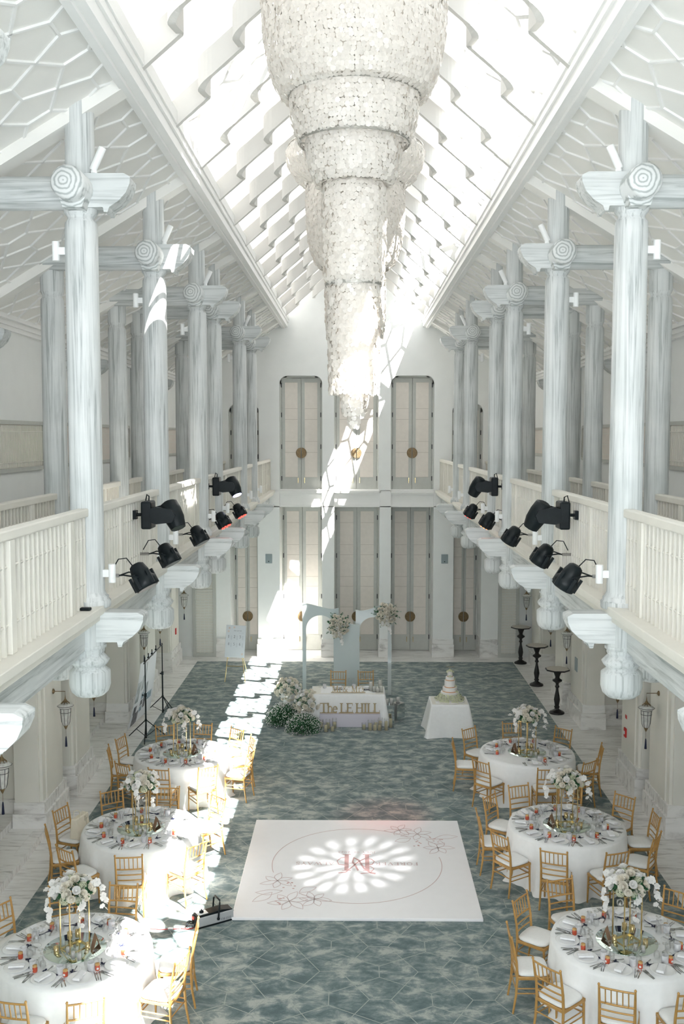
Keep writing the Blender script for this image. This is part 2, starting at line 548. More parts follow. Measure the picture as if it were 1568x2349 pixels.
def cairo(u0, u1, v0, v1, a, h=0.21):
    """edges of a pentagonal lattice filling the rectangle, clipped"""
    segs = []
    i0, i1 = int(math.floor(u0 / a)) - 1, int(math.ceil(u1 / a)) + 1
    j0, j1 = int(math.floor(v0 / a)) - 1, int(math.ceil(v1 / a)) + 1
    for i in range(i0, i1):
        for j in range(j0, j1):
            cx, cyy = (i + .5) * a, (j + .5) * a
            if (i + j) % 2 == 0:
                e = [(cx - h * a, cyy), (cx + h * a, cyy)]
                cs = [[(cx - .5 * a, cyy - .5 * a), (cx - .5 * a, cyy + .5 * a)], [(cx + .5 * a, cyy - .5 * a), (cx + .5 * a, cyy + .5 * a)]]
            else:
                e = [(cx, cyy - h * a), (cx, cyy + h * a)]
                cs = [[(cx - .5 * a, cyy - .5 * a), (cx + .5 * a, cyy - .5 * a)], [(cx - .5 * a, cyy + .5 * a), (cx + .5 * a, cyy + .5 * a)]]
            segs.append((e[0], e[1]))
            for k in (0, 1):
                for c in cs[k]: segs.append((e[k], c))
    out = []
    for p, q in segs:
        t0, t1 = 0.0, 1.0
        dx, dy = q[0] - p[0], q[1] - p[1]
        ok = True
        for pp, qq in ((-dx, p[0] - u0), (dx, u1 - p[0]), (-dy, p[1] - v0), (dy, v1 - p[1])):
            if abs(pp) < 1e-9:
                if qq < 0: ok = False
            else:
                t = qq / pp
                if pp < 0: t0 = max(t0, t)
                else: t1 = min(t1, t)
        if ok and t1 - t0 > 0.03:
            out.append(((p[0] + dx * t0, p[1] + dy * t0), (p[0] + dx * t1, p[1] + dy * t1)))
    return out
# ================================================================ THE HALL
Y0, Y1 = -4.0, 30.1          # back of hall behind the camera, far wall plane
ST_F = [2.6, 6.1, 9.6, 13.05, 16.55, 18.4, 22.55, 24.9]   # front column stations
XF, XB, XW = 2.60, 3.96, 5.04
ZL = 5.12                    # top of balcony ledge
SL = 0.60                    # slope of side ceilings
def zc(x): return 10.12 - SL * (abs(x) - 2.12)

# ---- floor
mb = MB()
mb.box(-7.6, 7.6, Y0, 31.6, -0.2, 0.0)
struct(mb, 'floor', 'marble')
# carpet with pale lattice lines woven in
mb = MB()
mb.box(-4.72, 4.72, Y0 + 1, 29.4, 0.0, 0.012)
mb.mi = 1
for p, q in cairo(-4.72, 4.72, 6.0, 29.4, 0.62):
    mb.ribbon([(p[0], p[1], 0.012), (q[0], q[1], 0.012)], 0.011, 0.0006)
o = mb.obj('carpet', ['carpet', 'carpetline'])
tag(o, 'large teal grey mottled carpet with pale polygon lines covering the hall floor', 'carpet')

# ---- side walls, upper
WINS = [(11.4, 16.05), (17.0, 22.15), (23.15, 28.4)]
for sx, side in ((-1, 'left'), (1, 'right')):
    mb = MB()
    xa, xb = sorted((sx * XW, sx * (XW + 0.25)))
    mb.box(xa, xb, Y0, 31.6, 5.0, zc(XW) + 0.25)
    struct(mb, 'wall_upper_' + side, 'plaster')
    mb = MB()
    for k, (w, z0, z1) in enumerate(((0.06, 8.27, 8.33), (0.10, 8.33, 8.40), (0.16, 8.40, 8.47))):
        xa, xb = sorted((sx * XW, sx * (XW - w)))
        mb.box(xa, xb, Y0, Y1, z0, z1)
    struct(mb, 'trim_cornice_' + side, 'trim')
    # ceiling slope with lattice mouldings
    mb = MB()
    xa, xb = 2.12, XW + 0.25
    pts = [(xa, zc(xa)), (xb, zc(xb)), (xb, zc(xb) + 0.3), (xa, zc(xa) + 0.3)]
    mb.prism([(sx * u, v) for u, v in pts], Y0, 31.6, 'y')
    mb.mi = 1
    L = math.hypot(XW - 2.12, SL * (XW - 2.12))
    un = Vector((-sx * SL, 0, -1)).normalized()
    for p, q in cairo(0.0, L, 5.5, Y1, 0.60):
        def P(t):
            x = 2.12 + t[0] * (XW - 2.12) / L
            return (sx * x, t[1], zc(x))
        mb.ribbon([P(p), P(q)], 0.026, 0.02, un)
    struct(mb, 'ceiling_' + side, ['soffit', 'trim'])
    # moulded rail along the skylight
    mb = MB()
    for xo, xi, za, zb in ((2.16, 2.02, 10.00, 10.12), (2.10, 1.99, 10.12, 10.20), (2.19, 2.11, 9.96, 10.06), (2.06, 1.97, 10.20, 10.34), (2.40, 2.06, 10.34, 10.75)):
        xa, xb = sorted((sx * xo, sx * xi))
        mb.box(xa, xb, Y0, Y1, za, zb)
    mb.box(min(sx * 2.5, sx * 2.12), max(sx * 2.5, sx * 2.12), Y0, Y1, 10.05, 10.75)
    struct(mb, 'trim_skylight_' + side, 'trim')
    # rafters
    for y in ST_F + [28.6]:
        mb = MB()
        w = 0.12
        pts = [(2.14, zc(2.14) + .02), (XW, zc(XW) + .02), (XW, zc(XW) - 0.13), (2.14, zc(2.14) - 0.13)]
        mb.prism([(sx * u, v) for u, v in pts], y - w, y + w, 'y')
        struct(mb, 'rafter', 'soffit', bevel=0.01)

# ---- skylight: wavy deep fins, glazing, frosted panels
def roofz(x): return 10.12 + 0.85 * (2.06 - abs(x))
NSEG = 5
SEG = [(2.08, 1.58), (1.54, 1.15), (1.11, 0.74), (0.70, 0.36), (0.32, 0.0)]
JOG = 0.45
for sx in (-1, 1):
    ys = [9.6 - 1.75 * k for k in range(7, 0, -1)] + [9.6 + 1.75 * k for k in range(0, 13)]
    for y in ys:
        path = []
        yy = y
        for k, (xa, xb) in enumerate(SEG):
            if k == 0: path.append((xa, yy))
            xe = xb + 0.04
            path.append((xe, yy))
            if k < NSEG - 1:
                # turn sharply, run back toward the entrance, then a rounded shoulder
                path += [(xe + 0.012, yy - 0.05), (xe + 0.03, yy - JOG * 0.45)]
                R_ = 0.14
                for t in range(0, 7):
                    a = PI / 2 * t / 6
                    path.append((xe + 0.04 - R_ * (1 - math.cos(a)), yy - JOG + R_ * (1 - math.sin(a))))
                yy -= JOG
        path = [q for q in path if q[1] < Y1 - 0.06]
        vs = []; n = len(path)
        if n < 3: continue
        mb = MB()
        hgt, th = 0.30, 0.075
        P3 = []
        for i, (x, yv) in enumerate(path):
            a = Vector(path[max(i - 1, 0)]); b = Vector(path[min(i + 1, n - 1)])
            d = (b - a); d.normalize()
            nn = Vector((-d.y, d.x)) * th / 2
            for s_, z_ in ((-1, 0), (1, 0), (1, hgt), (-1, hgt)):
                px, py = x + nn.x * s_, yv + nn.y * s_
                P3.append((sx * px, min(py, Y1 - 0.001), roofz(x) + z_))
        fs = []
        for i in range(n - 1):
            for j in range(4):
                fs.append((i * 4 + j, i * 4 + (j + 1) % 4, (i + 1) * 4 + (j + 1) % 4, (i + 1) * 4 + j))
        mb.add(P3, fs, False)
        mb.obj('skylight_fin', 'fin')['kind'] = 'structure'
    # glazing near the eaves and its outer lattice
    mb = MB()
    g = 0.34
    XG = 1.26
    def gz(x): return roofz(x) + g
    clear_rects = [(XG, 2.30, Y0, Y1)] if sx > 0 else [(0.0, 2.30, 11.5, 12.9)]
    frost_rects = [(0.0, XG, Y0, Y1)] if sx > 0 else [(0.0, 2.30, Y0, 11.5), (0.0, 2.30, 12.9, Y1)]  # left frosting invented to stop sun leaks; clear patch shaped for one beam
    for u0, u1, v0, v1 in clear_rects:
        mb.add([(sx * u1, v0, gz(u1)), (sx * u0, v0, gz(u0)), (sx * u0, v1, gz(u0)), (sx * u1, v1, gz(u1))], [(0, 1, 2, 3)])
    o = mb.obj('window_' + ('5' if sx < 0 else '6'), 'glass'); o['kind'] = 'structure'
    mb = MB()
    k = math.hypot(1, 0.85)
    up = Vector((sx * 0.85, 0, 1)).normalized()
    for u0, u1, v0, v1 in clear_rects:
        for p, q in cairo(0, (u1 - u0) * k, v0, v1, 0.62):
            def P(t):
                x = u0 + t[0] / k
                return (sx * x, t[1], gz(x) + 0.03)
            mb.ribbon([P(p), P(q)], 0.05, 0.03, up)
    struct(mb, 'trim_skylight_lattice', 'trim')
    mb = MB()
    for u0, u1, v0, v1 in frost_rects:
        mb.add([(sx * u1, v0, gz(u1)), (sx * u0, v0, gz(u0)), (sx * u0, v1, gz(u0)), (sx * u1, v1, gz(u1))], [(0, 1, 2, 3)])
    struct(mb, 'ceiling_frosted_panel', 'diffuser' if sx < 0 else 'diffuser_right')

# ---- end wall behind the camera; glazed gable added to let in fill light
mb = MB()
mb.box(-7.6, 7.6, Y0 - 0.3, Y0, -0.2, 3.0)
mb.box(-7.6, -4.2, Y0 - 0.3, Y0, 3.0, 11)
mb.box(4.2, 7.6, Y0 - 0.3, Y0, 3.0, 11)
mb.box(-4.2, 4.2, Y0 - 0.3, Y0, 9.2, 12.6)
for x in (-2.1, 0, 2.1): mb.box(x - .1, x + .1, Y0 - 0.3, Y0, 3.0, 9.2)
struct(mb, 'wall_entrance', 'plaster')
mb = MB(); mb.box(-4.2, 4.2, Y0 - 0.16, Y0 - 0.15, 3.0, 9.2)
mb.obj('window_7', 'glass')['kind'] = 'structure'

# ---- far wall: solid strips between openings
mb = MB()
YB = 31.1
UP = [(-3.82, -2.90, 7.72), (-2.28, -0.99, 8.56), (-0.63, 0.71, 8.56), (1.08, 2.38, 8.56), (2.92, 3.85, 7.72)]
LO = [(-3.80, -2.96), (-2.29, -1.00), (-0.63, 0.75), (1.09, 2.38), (2.99, 3.84)]
def round_corner(mb, x, z, r, sgn, y0, y1):
    pts = [(x, z), (x + sgn * r, z)]
    for t in range(1, 9):
        a = PI / 2 * t / 8
        pts.append((x + sgn * (r - r * math.sin(a)), z - r + r * math.cos(a)))
    mb.prism(pts if sgn > 0 else pts[::-1], y0, y1, 'y')
xs = [-XW]
for a, b, t in UP: xs += [a, b]
xs.append(XW)
for i in range(0, len(xs), 2):
    mb.box(xs[i], xs[i + 1], Y1, Y1 + 0.32, ZL - 0.02, 8.56)
mb.box(-XW, XW, Y1, Y1 + 0.32, 8.56, 10.6)
mb.prism([(-XW, 10.6), (XW, 10.6), (2.7, 10.7), (0, 13.2), (-2.7, 10.7)], Y1, Y1 + 0.32, 'y')
for a, b, t in UP:
    if t < 8.5: mb.box(a, b, Y1, Y1 + 0.32, t, 8.56)
    round_corner(mb, a, t, 0.24, 1, Y1, Y1 + 0.3)
    round_corner(mb, b, t, 0.24, -1, Y1, Y1 + 0.3)
struct(mb, 'wall_far', 'plaster')
# lower wall: pilasters, back plane
mb = MB()
xs = [-7.6]
for a, b in LO: xs += [a, b]
xs.append(7.6)
for i in range(0, len(xs), 2):
    mb.box(xs[i], xs[i + 1], Y1 if 0 < i < len(xs) - 2 else Y1 + 0.02, YB + 0.3, 0, 4.63)
mb.box(-7.6, 7.6, YB + 0.12, YB + 0.3, 0, 4.7)
mb.box(-XW, XW, Y1 + 0.32, YB + 0.3, ZL, 9)
struct(mb, 'wall_far_lower', 'plaster')
mb = MB()
for a, b in ((-2.29, -0.98), (-0.63, 0.78), (1.06, 2.38)):
    mb.box(a, b, Y1 + 0.10, Y1 + 1.2, 4.60, ZL + 0.02)
    mb.box(a, b, Y1 + 0.03, Y1 + 1.2, 4.98, 5.03)
    mb.box(a, b, Y1 + 0.0, Y1 + 0.3, 5.03, 5.10)
    mb.box(a, b, Y1 + 0.06, Y1 + 0.3, 4.60, 4.66)
for a, b in ((-2.96, -2.29), (-1.0, -0.63), (0.75, 1.09), (2.38, 2.99)): mb.box(a - .0, b + .0, Y1, Y1 + 1.2, 4.60, ZL)
for a, b in ((-7.6, -2.9), (2.9, 7.6)): mb.box(a, b, Y1 + .01, Y1 + 1.3, 4.55, ZL)
struct(mb, 'trim_lintel', 'trim', bevel=0.006)
# marble plinths of the far wall
mb = MB()
for a, b in ((-4.22, -3.80), (-2.96, -2.29), (-1.00, -0.63), (0.75, 1.09), (2.38, 2.99), (3.84, 4.33)):
    mb.box(a - 0.035, b + 0.035, Y1 - 0.05, YB, 0, 0.40)
    mb.box(a - 0.018, b + 0.018, Y1 - 0.03, YB, 0.40, 0.56)
struct(mb, 'baseboard_far', 'marble_up', bevel=0.006)

# ---- doors
def door(x0, x1, z0, z1, yy, num, arched=False, rows=(0.72, 0.58, 0.31, 0.21), hz=1.08):
    t = bpy.data.objects.new('door_%d' % num, None); COL.objects.link(t); t['kind'] = 'structure'
    t.location = ((x0 + x1) / 2, yy, z0)
    w, h = x1 - x0, z1 - z0
    mb = MB()
    mb.box(-w / 2, w / 2, 0.02, 0.10, 0, h)
    mb.obj('door_backing', 'doorframe', t)
    mb = MB()
    f = 0.05
    for s in (-1, 1):
        a, b = sorted((s * w / 2, s * (w / 2 - f)))
        mb.box(a, b, -0.06, 0.02, 0, h)
    mb.box(-w / 2, w / 2, -0.06, 0.02, h - f, h)
    if arched:
        for s in (-1, 1):
            r = 0.24
            pts = [(s * w / 2, h), (s * (w / 2 - r), h)]
            for k in range(1, 9):
                a = PI / 2 * k / 8
                pts.append((s * (w / 2 - r + (r - f) * math.sin(a)), h - r + (r - f) * math.cos(a)))
            pts.append((s * w / 2, h - r))
            mb.prism(pts if s < 0 else pts[::-1], -0.06, 0.02, 'y')
    mb.obj('door_frame', 'doorframe', t, bevel=0.004)
    for s in (-1, 1):
        a, b = sorted((s * 0.008, s * (w / 2 - f - 0.006)))
        lw = b - a
        st = lw * 0.17
        leaf = MB()
        leaf.box(a, b, -0.02, 0.02, 0.01, h - f - 0.01)
        lo = leaf.obj('door_leaf', 'doorframe', t, bevel=0.003)
        pm = MB()
        zz0, zz1 = h * 0.11, h - f - 0.14
        cuts = [zz0] + [h * (1 - c) for c in rows] + [zz1]
        for i in range(len(cuts) - 1):
            pm.box(a + st, b - st, -0.03, -0.02, cuts[i] + 0.006, cuts[i + 1] - 0.006)
        pm.mi = 1
        pm.box(a + st + .004, b - st - .004, -0.024, -0.021, zz0, zz1)
        pm.obj('door_panel', ['doorpanel', 'groove'], lo)
        # hinges
        hm = MB()
        hx = s * (w / 2 - f)
        for q in (0.08, 0.36, 0.64, 0.9):
            hm.box(hx - 0.012, hx + 0.012, -0.075, -0.02, h * q, h * q + 0.14)
        hm.obj('hinge_set', 'darkmetal', t)
        # half-round bronze pull
        pts = [(s * 0.012, -0.16)]
        for k in range(13):
            an = -PI / 2 + PI * k / 12
            pts.append((s * (0.012 + 0.15 * math.cos(an)), 0.16 * math.sin(an)))
        pts.append((s * 0.012, 0.16))
        hd = MB(); hd.prism(pts, -0.06, -0.02, 'y', off=(0, 0, hz))
        for rr in (0.05, 0.09, 0.13):
            arc = [(s * (0.014 + rr * math.cos(-PI / 2 + PI * k / 10)), -0.062, hz + rr * math.sin(-PI / 2 + PI * k / 10)) for k in range(11)]
            hd.tube(arc, 0.006, 4)
        hd.obj('door_pull', 'bronze', t)
        bo = MB(); bo.box(s * 0.10 - 0.008, s * 0.10 + 0.008, -0.045, -0.02, h * 0.06, h * 0.06 + 0.16)
        bo.obj('door_bolt', 'brass', t)
    return t
n = 1
for (a, b) in LO:
    door(a, b, 0.0, 4.60 if b - a > 1 else 4.5, YB, n, rows=(0.70, 0.557, 0.49, 0.34, 0.27, 0.12)); n += 1
for (a, b, t) in UP:
    door(a, b, ZL, t, Y1 + 0.26, n, True, rows=(0.67, 0.573, 0.38, 0.285), hz=1.12); n += 1

# shutter doors at both far corners
def shutter_door(x0, x1, num):
    t = bpy.data.objects.new('door_%d' % num, None); COL.objects.link(t); t['kind'] = 'structure'
    t.location = ((x0 + x1) / 2, Y1, 0)
    w = x1 - x0; h = 4.3
    mb = MB()
    mb.box(-w / 2, -w / 2 + .10, -0.05, 0.02, 0, h); mb.box(w / 2 - .10, w / 2, -0.05, 0.02, 0, h)
    mb.box(-w / 2 + .1, w / 2 - .1, -0.05, 0.02, 0, .12); mb.box(-w / 2 + .1, w / 2 - .1, -0.05, 0.02, h - .1, h)
    mb.obj('door_frame', 'doorframe', t, bevel=0.004)
    mb = MB(); mb.box(-w / 2 + .1, w / 2 - .1, 0.0, 0.019, .12, h - .1)
    mb.mi = 1
    z = .17
    while z < h - .12:
        mb.box(-w / 2 + .1, w / 2 - .1, -0.03, 0.0, z, z + .03); z += .085
    for k in range(1, 4):
        x = -w / 2 + .1 + (w - .2) * k / 4
        mb.box(x - .008, x + .008, -0.034, -0.03, .12, h - .1)
    mb.obj('shutter_lattice', ['creamlow', 'shutter'], t)
shutter_door(-4.96, -4.24, 11)
shutter_door(4.36, 5.0, 12)

# square speakers on far wall
for x, s in ((-2.62, 'left'), (2.72, 'right')):
    mb = MB(); mb.box(-.10, .10, -.05, 0, -.14, .14)
    mb.mi = 1; mb.cbox((0, -.052, -.08), (.03, .01, .03))
    o = mb.obj('wall_speaker', ['speaker', 'lensdark'], loc=(x, Y1, 3.03), bevel=0.006)
    tag(o, 'small grey square speaker on the %s far wall pilaster' % s, 'speaker')

# ---- balcony slabs
for sx, side in ((-1, 'left'), (1, 'right')):
    def bx(mb, xa, xb, *r):
        a, b = sorted((sx * xa, sx * xb)); mb.box(a, b, *r)
    mb = MB()
    bx(mb, 2.66, 7.6, Y0, 31.4, 4.66, 5.06)
    struct(mb, 'floor_balcony_' + side, 'plaster')
    mb = MB()
    bx(mb, 2.70, 2.42, Y0, Y1, 5.04, ZL)
    bx(mb, 2.70, 2.46, Y0, Y1, 4.97, 5.04)
    bx(mb, 2.70, 2.52, Y0, Y1, 4.93, 4.97)
    struct(mb, 'trim_ledge_' + side, 'cream', bevel=0.008)
    mb = MB()
    bx(mb, 2.80, 2.60, Y0, Y1, 4.68, 4.93)
    bx(mb, 2.80, 2.66, Y0, Y1, 4.60, 4.68)
    struct(mb, 'trim_beam_' + side, 'wood_y', bevel=0.008)

# ---- columns
def arm_profile(L, h=0.155):
    return [(0, h), (L - 0.06, h), (L, h * 0.8), (L - 0.005, h * 0.4), (L - 0.04, -0.02), (L - 0.11, -h * 0.62), (L - 0.20, -h), (L - 0.215, -h - 0.045), (L - 0.25, -h - 0.045), (L - 0.26, -h), (0, -h)]
def col_front(y, sx, idx):
    top = zc(XF)
    t = empty('column', (sx * XF, y, ZL))
    t['kind'] = 'structure'
    # shaft above the ledge
    zb = 9.02 - ZL
    prof = [(0.215, 0), (0.215, 0.035), (0.195, 0.05), (0.195, 0.075), (0.175, 0.09), (0.160, 0.13), (0.158, 1.5), (0.155, zb - 0.35), (0.150, zb - 0.26), (0.124, zb - 0.225), (0.128, zb - 0.205), (0.158, zb - 0.165), (0.160, zb - 0.05)]
    mb = MB(); mb.lathe(prof, n=20)
    mb.lathe([(0.145, zb - 0.05), (0.138, zb + .2), (0.134, top - ZL + 0.16)], n=20)
    mb.obj('shaft', 'wood_z', t)
    # beam outwards to the next column row
    mb = MB()
    xe = XB - XF if y > 12 else 2.2
    a, b = sorted((0.0, sx * (xe + 0.05)))
    mb.lathe([(0.158, a), (0.158, b)], (0, 0, zb + .02), n=16, axis='x')
    mb.obj('cross_beam', 'wood_x', t)
    # curved bracket toward the nave
    mb = MB()
    mb.prism([(-sx * u, v) for u, v in arm_profile(0.50)], -0.135, 0.135, 'y', off=(0, 0, zb + .02))
    mb.obj('nave_bracket', 'wood_x', t, bevel=0.03)
    # bracket along the hall toward the entrance
    mb = MB()
    mb.lathe([(0.05, -0.47), (0.13, -0.465), (0.155, -0.44), (0.155, 0.0)], (0, 0, zb + 0.02), n=18, axis='y')
    mb.prism([(-0.09, -0.19), (0.09, -0.19), (0.12, -0.10), (-0.12, -0.10)], -0.30, 0.05, 'y', off=(0, 0, zb + 0.02))
    mb.obj('round_bracket', 'wood_end', t)
    # below the ledge
    mb = MB()
    mb.prism([(0.155 * math.cos(a) / math.cos(PI / 8), 0.155 * math.sin(a) / math.cos(PI / 8)) for a in [PI / 8 + k * PI / 4 for k in range(8)]], -0.42, 0.0, 'z', off=(0, 0, 0))
    mb.lathe([(0.215, 0.0), (0.215, -0.03), (0.16, -0.04)], n=20, cap=False)
    mb.obj('hanging_block', 'wood_z', t, bevel=0.01)
    mb = MB()
    mb.lathe([(0.165, -0.40), (0.165, -0.43), (0.145, -0.445), (0.15, -0.46), (0.145, -0.475), (0.135, -0.49), (0.150, -0.505), (0.195, -0.555), (0.175, -0.59), (0.148, -0.615), (0.150, -0.625), (0.198, -0.665), (0.200, -0.80), (0.180, -0.865), (0.135, -0.905), (0.07, -0.918), (0.001, -0.92)], n=28)
    mb.obj('turned_pendant', 'wood_z', t)
    mb = MB()
    mb.prism([(-sx * u, v) for u, v in arm_profile(0.56, 0.145)], -0.12, 0.12, 'y', off=(0, 0, -0.215))
    mb.obj('lower_bracket', 'wood_x', t, bevel=0.025)
    return t
def col_back(y, sx):
    top = zc(XB)
    t = empty('column', (sx * XB, y, 5.06)); t['kind'] = 'structure'
    h = top - 5.06 + .05
    mb = MB()
    mb.lathe([(0.16, 0), (0.155, 1.5), (0.150, h - 0.62), (0.146, h - 0.54), (0.122, h - 0.50), (0.124, h - 0.49), (0.150, h - 0.44), (0.152, h + .1)], n=20)
    mb.obj('shaft', 'wood_z', t)
    mb = MB()
    mb.lathe([(0.13, -0.40), (0.13, -1.1), (0.15, -1.15), (0.19, -1.2), (0.15, -1.25), (0.19, -1.30), (0.19, -1.48), (0.15, -1.56), (0.001, -1.6)], n=20)
    mb.obj('turned_pendant', 'wood_z', t)
    return t
for sx in (-1, 1):
    for i, y in enumerate(ST_F): col_front(y, sx, i)
    for y in (6.1, 9.6, 13.15, 16.7, 18.4, 22.9, 24.9): col_back(y, sx)
    for y in (9.6, 13.05, 16.55, 18.4, 22.55, 24.9):
        t = empty('wall_column', (sx * (XW - 0.06), y, 5.06)); t['kind'] = 'structure'
        mb = MB(); mb.lathe([(0.15, 0), (0.14, 3.2)], n=18)
        mb.obj('shaft', 'wood_z', t)
        mb = MB()
        mb.prism([(-sx * u, v) for u, v in arm_profile(0.46, 0.14)], -0.13, 0.13, 'y', off=(0, 0, 2.95))
        mb.obj('wall_bracket', 'wood_x', t, bevel=0.025)

# ---- balustrades, one per bay, front row and back row
def balustrade(sx, X, ya, yb, posts, label, z0=ZL, detail=True):
    t = empty('balustrade', (sx * X, (ya + yb) / 2, z0), 0, label, 'railing', 'balustrades along the balconies')
    L = yb - ya; c = (ya + yb) / 2
    mb = MB(); mb.box(-0.055, 0.055, -L / 2, L / 2, 0.86, 0.94)
    mb.obj('handrail', 'cream', t, bevel=0.012)
    for p in posts:
        mb = MB(); mb.box(-0.05, 0.05, p - c - 0.055, p - c + 0.055, 0, 0.86)
        mb.obj('post', 'cream', t, bevel=0.006)
    mb = MB()
    f = -sx
    k = int(L / 0.115)
    for i in range(k):
        yy = -L / 2 + L * (i + .5) / k
        if any(abs(yy + c - p) < 0.085 for p in posts): continue
        a, b = sorted((f * 0.0, f * 0.03))
        mb.box(a, b, yy - 0.014, yy + 0.014, 0.0, 0.86)
        # lower half slat layer sits a little prouder
        a, b = sorted((f * -0.03, f * 0.0))
        mb.box(a, b, yy - 0.026, yy + 0.026, 0.0, 0.44)
    for zz in (0.22, 0.66):
        mb.tube([(f * 0.015, -L / 2, zz), (f * 0.015, L / 2, zz)], 0.011, 6)
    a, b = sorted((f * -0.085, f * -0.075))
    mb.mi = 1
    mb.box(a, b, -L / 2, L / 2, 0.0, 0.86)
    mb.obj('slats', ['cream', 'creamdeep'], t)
    return t
NUM = ['', 'first', 'second', 'third', 'fourth', 'fifth', 'sixth', 'seventh', 'eighth', 'ninth']
for sx, side in ((-1, 'left'), (1, 'right')):
    ys = ST_F + [Y1]
    for i in range(len(ys) - 1):
        ya, yb = ys[i] + 0.13, (ys[i + 1] - 0.13 if i < len(ys) - 2 else Y1)
        L = yb - ya
        if i == 0: continue
        if L > 4: posts = [ya + 1.1, ya + 2.4, yb - 0.6]
        elif L > 3: posts = [ya + 1.12, yb - 0.55]
        elif L > 1.9: posts = [ya + .8]
        else: posts = [ya + .8]
        if i == len(ys) - 2: posts = [ya + 1.1, ya + 2.4, ya + 3.7, yb - 0.08]
        balustrade(sx, XF, ya, yb, posts, 'cream slatted railing on the %s balcony edge, %s bay from the camera' % (side, NUM[i]))
    ys = [9.6, 13.15, 16.7, 18.4, 22.9, 24.9, Y1]
    for i in range(len(ys) - 1):
        ya, yb = ys[i] + 0.14, ys[i + 1] - (0.14 if i < len(ys) - 2 else 0)
        L = yb - ya
        balustrade(sx, XB, ya, yb, [ya + L * .45] if L < 3 else [ya + 1.1, yb - 1.0],
                   'cream slatted railing between the rear columns of the %s balcony, %s bay' % (side, NUM[i + 1]), z0=5.06)

# ---- shuttered windows on upper side walls
nwin = 1
def rr(w, h, r, n=6):
    pts = []
    for cx, cz, a0 in ((w / 2 - r, h / 2 - r, 0), (-w / 2 + r, h / 2 - r, PI / 2), (-w / 2 + r, -h / 2 + r, PI), (w / 2 - r, -h / 2 + r, 1.5 * PI)):
        for k in range(n + 1):
            a = a0 + PI / 2 * k / n
            pts.append((cx + r * math.cos(a), cz + r * math.sin(a)))
    return pts
for sx in (-1, 1):
    for wi, (ya, yb) in enumerate(WINS):
        t = bpy.data.objects.new('window_%d' % (nwin if nwin < 5 else nwin + 4), None); COL.objects.link(t); t['kind'] = 'structure'; nwin += 1
        t.location = (sx * XW, (ya + yb) / 2, 6.6)
        w, h = yb - ya, 0.76
        out, inn = rr(w, h, 0.10), rr(w - .12, h - .12, 0.06)
        N = len(out)
        f = -sx
        mb = MB()
        vs = [(f * 0.045, p[0], p[1]) for p in out] + [(f * 0.045, p[0], p[1]) for p in inn] + [(0, p[0], p[1]) for p in out] + [(0.0, p[0], p[1]) for p in inn]
        fs = []
        for i in range(N):
            j = (i + 1) % N
            fs += [(i, j, N + j, N + i), (i, 2 * N + i, 2 * N + j, j), (N + i, N + j, 3 * N + j, 3 * N + i)]
        mb.add(vs, fs)
        mb.obj('window_frame', 'doorframe', t)
        mb = MB()
        mb.add([(f * 0.012, p[0], p[1]) for p in inn], [tuple(range(N))])
        mb.mi = 1
        if wi == 0:
            k = int(w / 0.055)
            for i in range(1, k):
                yy = -w / 2 + w * i / k
                if abs(yy) < w / 2 - .1: mb.box(min(f * .012, f * .024), max(f * .012, f * .024), yy - .012, yy + .012, -h / 2 + .07, h / 2 - .07)
            for zz in (-.24, 0.22): mb.box(min(f * .024, f * .03), max(f * .024, f * .03), -w / 2 + .08, w / 2 - .08, zz - .006, zz + .006)
        else:
            for zz in (-.22, -.02, .20):
                mb.box(min(f * .012, f * .02), max(f * .012, f * .02), -w / 2 + .07, w / 2 - .07, zz - .007, zz + .007)
        mb.obj('window_panel', ['doorpanel', 'creamlow'], t)

# ---- ground floor piers, recesses, plinths
PIERS = [(16.35, 17.6), (18.2, 19.45), (22.6, 24.1), (24.7, 26.0), (28.0, 29.5)]
for sx, side in ((-1, 'left'), (1, 'right')):
    def bx(mb, xa, xb, *r):
        a, b = sorted((sx * xa, sx * xb)); mb.box(a, b, *r)
    for ya, yb in PIERS + [(8.5, 14.0)]:
        t = empty('pier', (0, 0, 0)); t['kind'] = 'structure'
        mb = MB()
        bx(mb, 5.28, 5.62, ya + 0.05, yb - 0.05, 0.56, 4.64)
        bx(mb, 5.33, 5.75, ya + 0.0, yb + 0.0, 0.56, 4.64)
        bx(mb, 5.255, 5.4, ya + 0.20, yb - 0.20, 0.56, 4.64)
        bx(mb, 5.7, 7.4, ya + 0.35, yb - 0.2, 0.0, 4.64)
        mb.obj('pier_shaft', 'creamlow', t, bevel=0.006)
        mb = MB()
        bx(mb, 5.20, 5.78, ya - 0.05, yb + 0.05, 0, 0.38)
        bx(mb, 5.235, 5.76, ya - 0.02, yb + 0.02, 0.38, 0.57)
        bx(mb, 5.70, 7.4, ya + 0.31, yb - 0.16, 0, 0.50)
        mb.obj('pier_plinth', 'marble_up', t, bevel=0.006)
    mb = MB()
    bx(mb, 7.2, 7.6, Y0, 31.4, 0, 4.7)
    struct(mb, 'wall_' + side, 'creamlow')
    if sx < 0:
        for k, (ya, yb) in enumerate(((14.0, 16.7), (19.4, 22.95))):
            mb = MB()
            bx(mb, 5.22, 7.2, ya, yb, 0, 0.13)
            bx(mb, 5.80, 7.2, ya, yb, 0.13, 0.26)
            o = struct(mb, 'floor_step_%d' % (k + 1), 'marble')
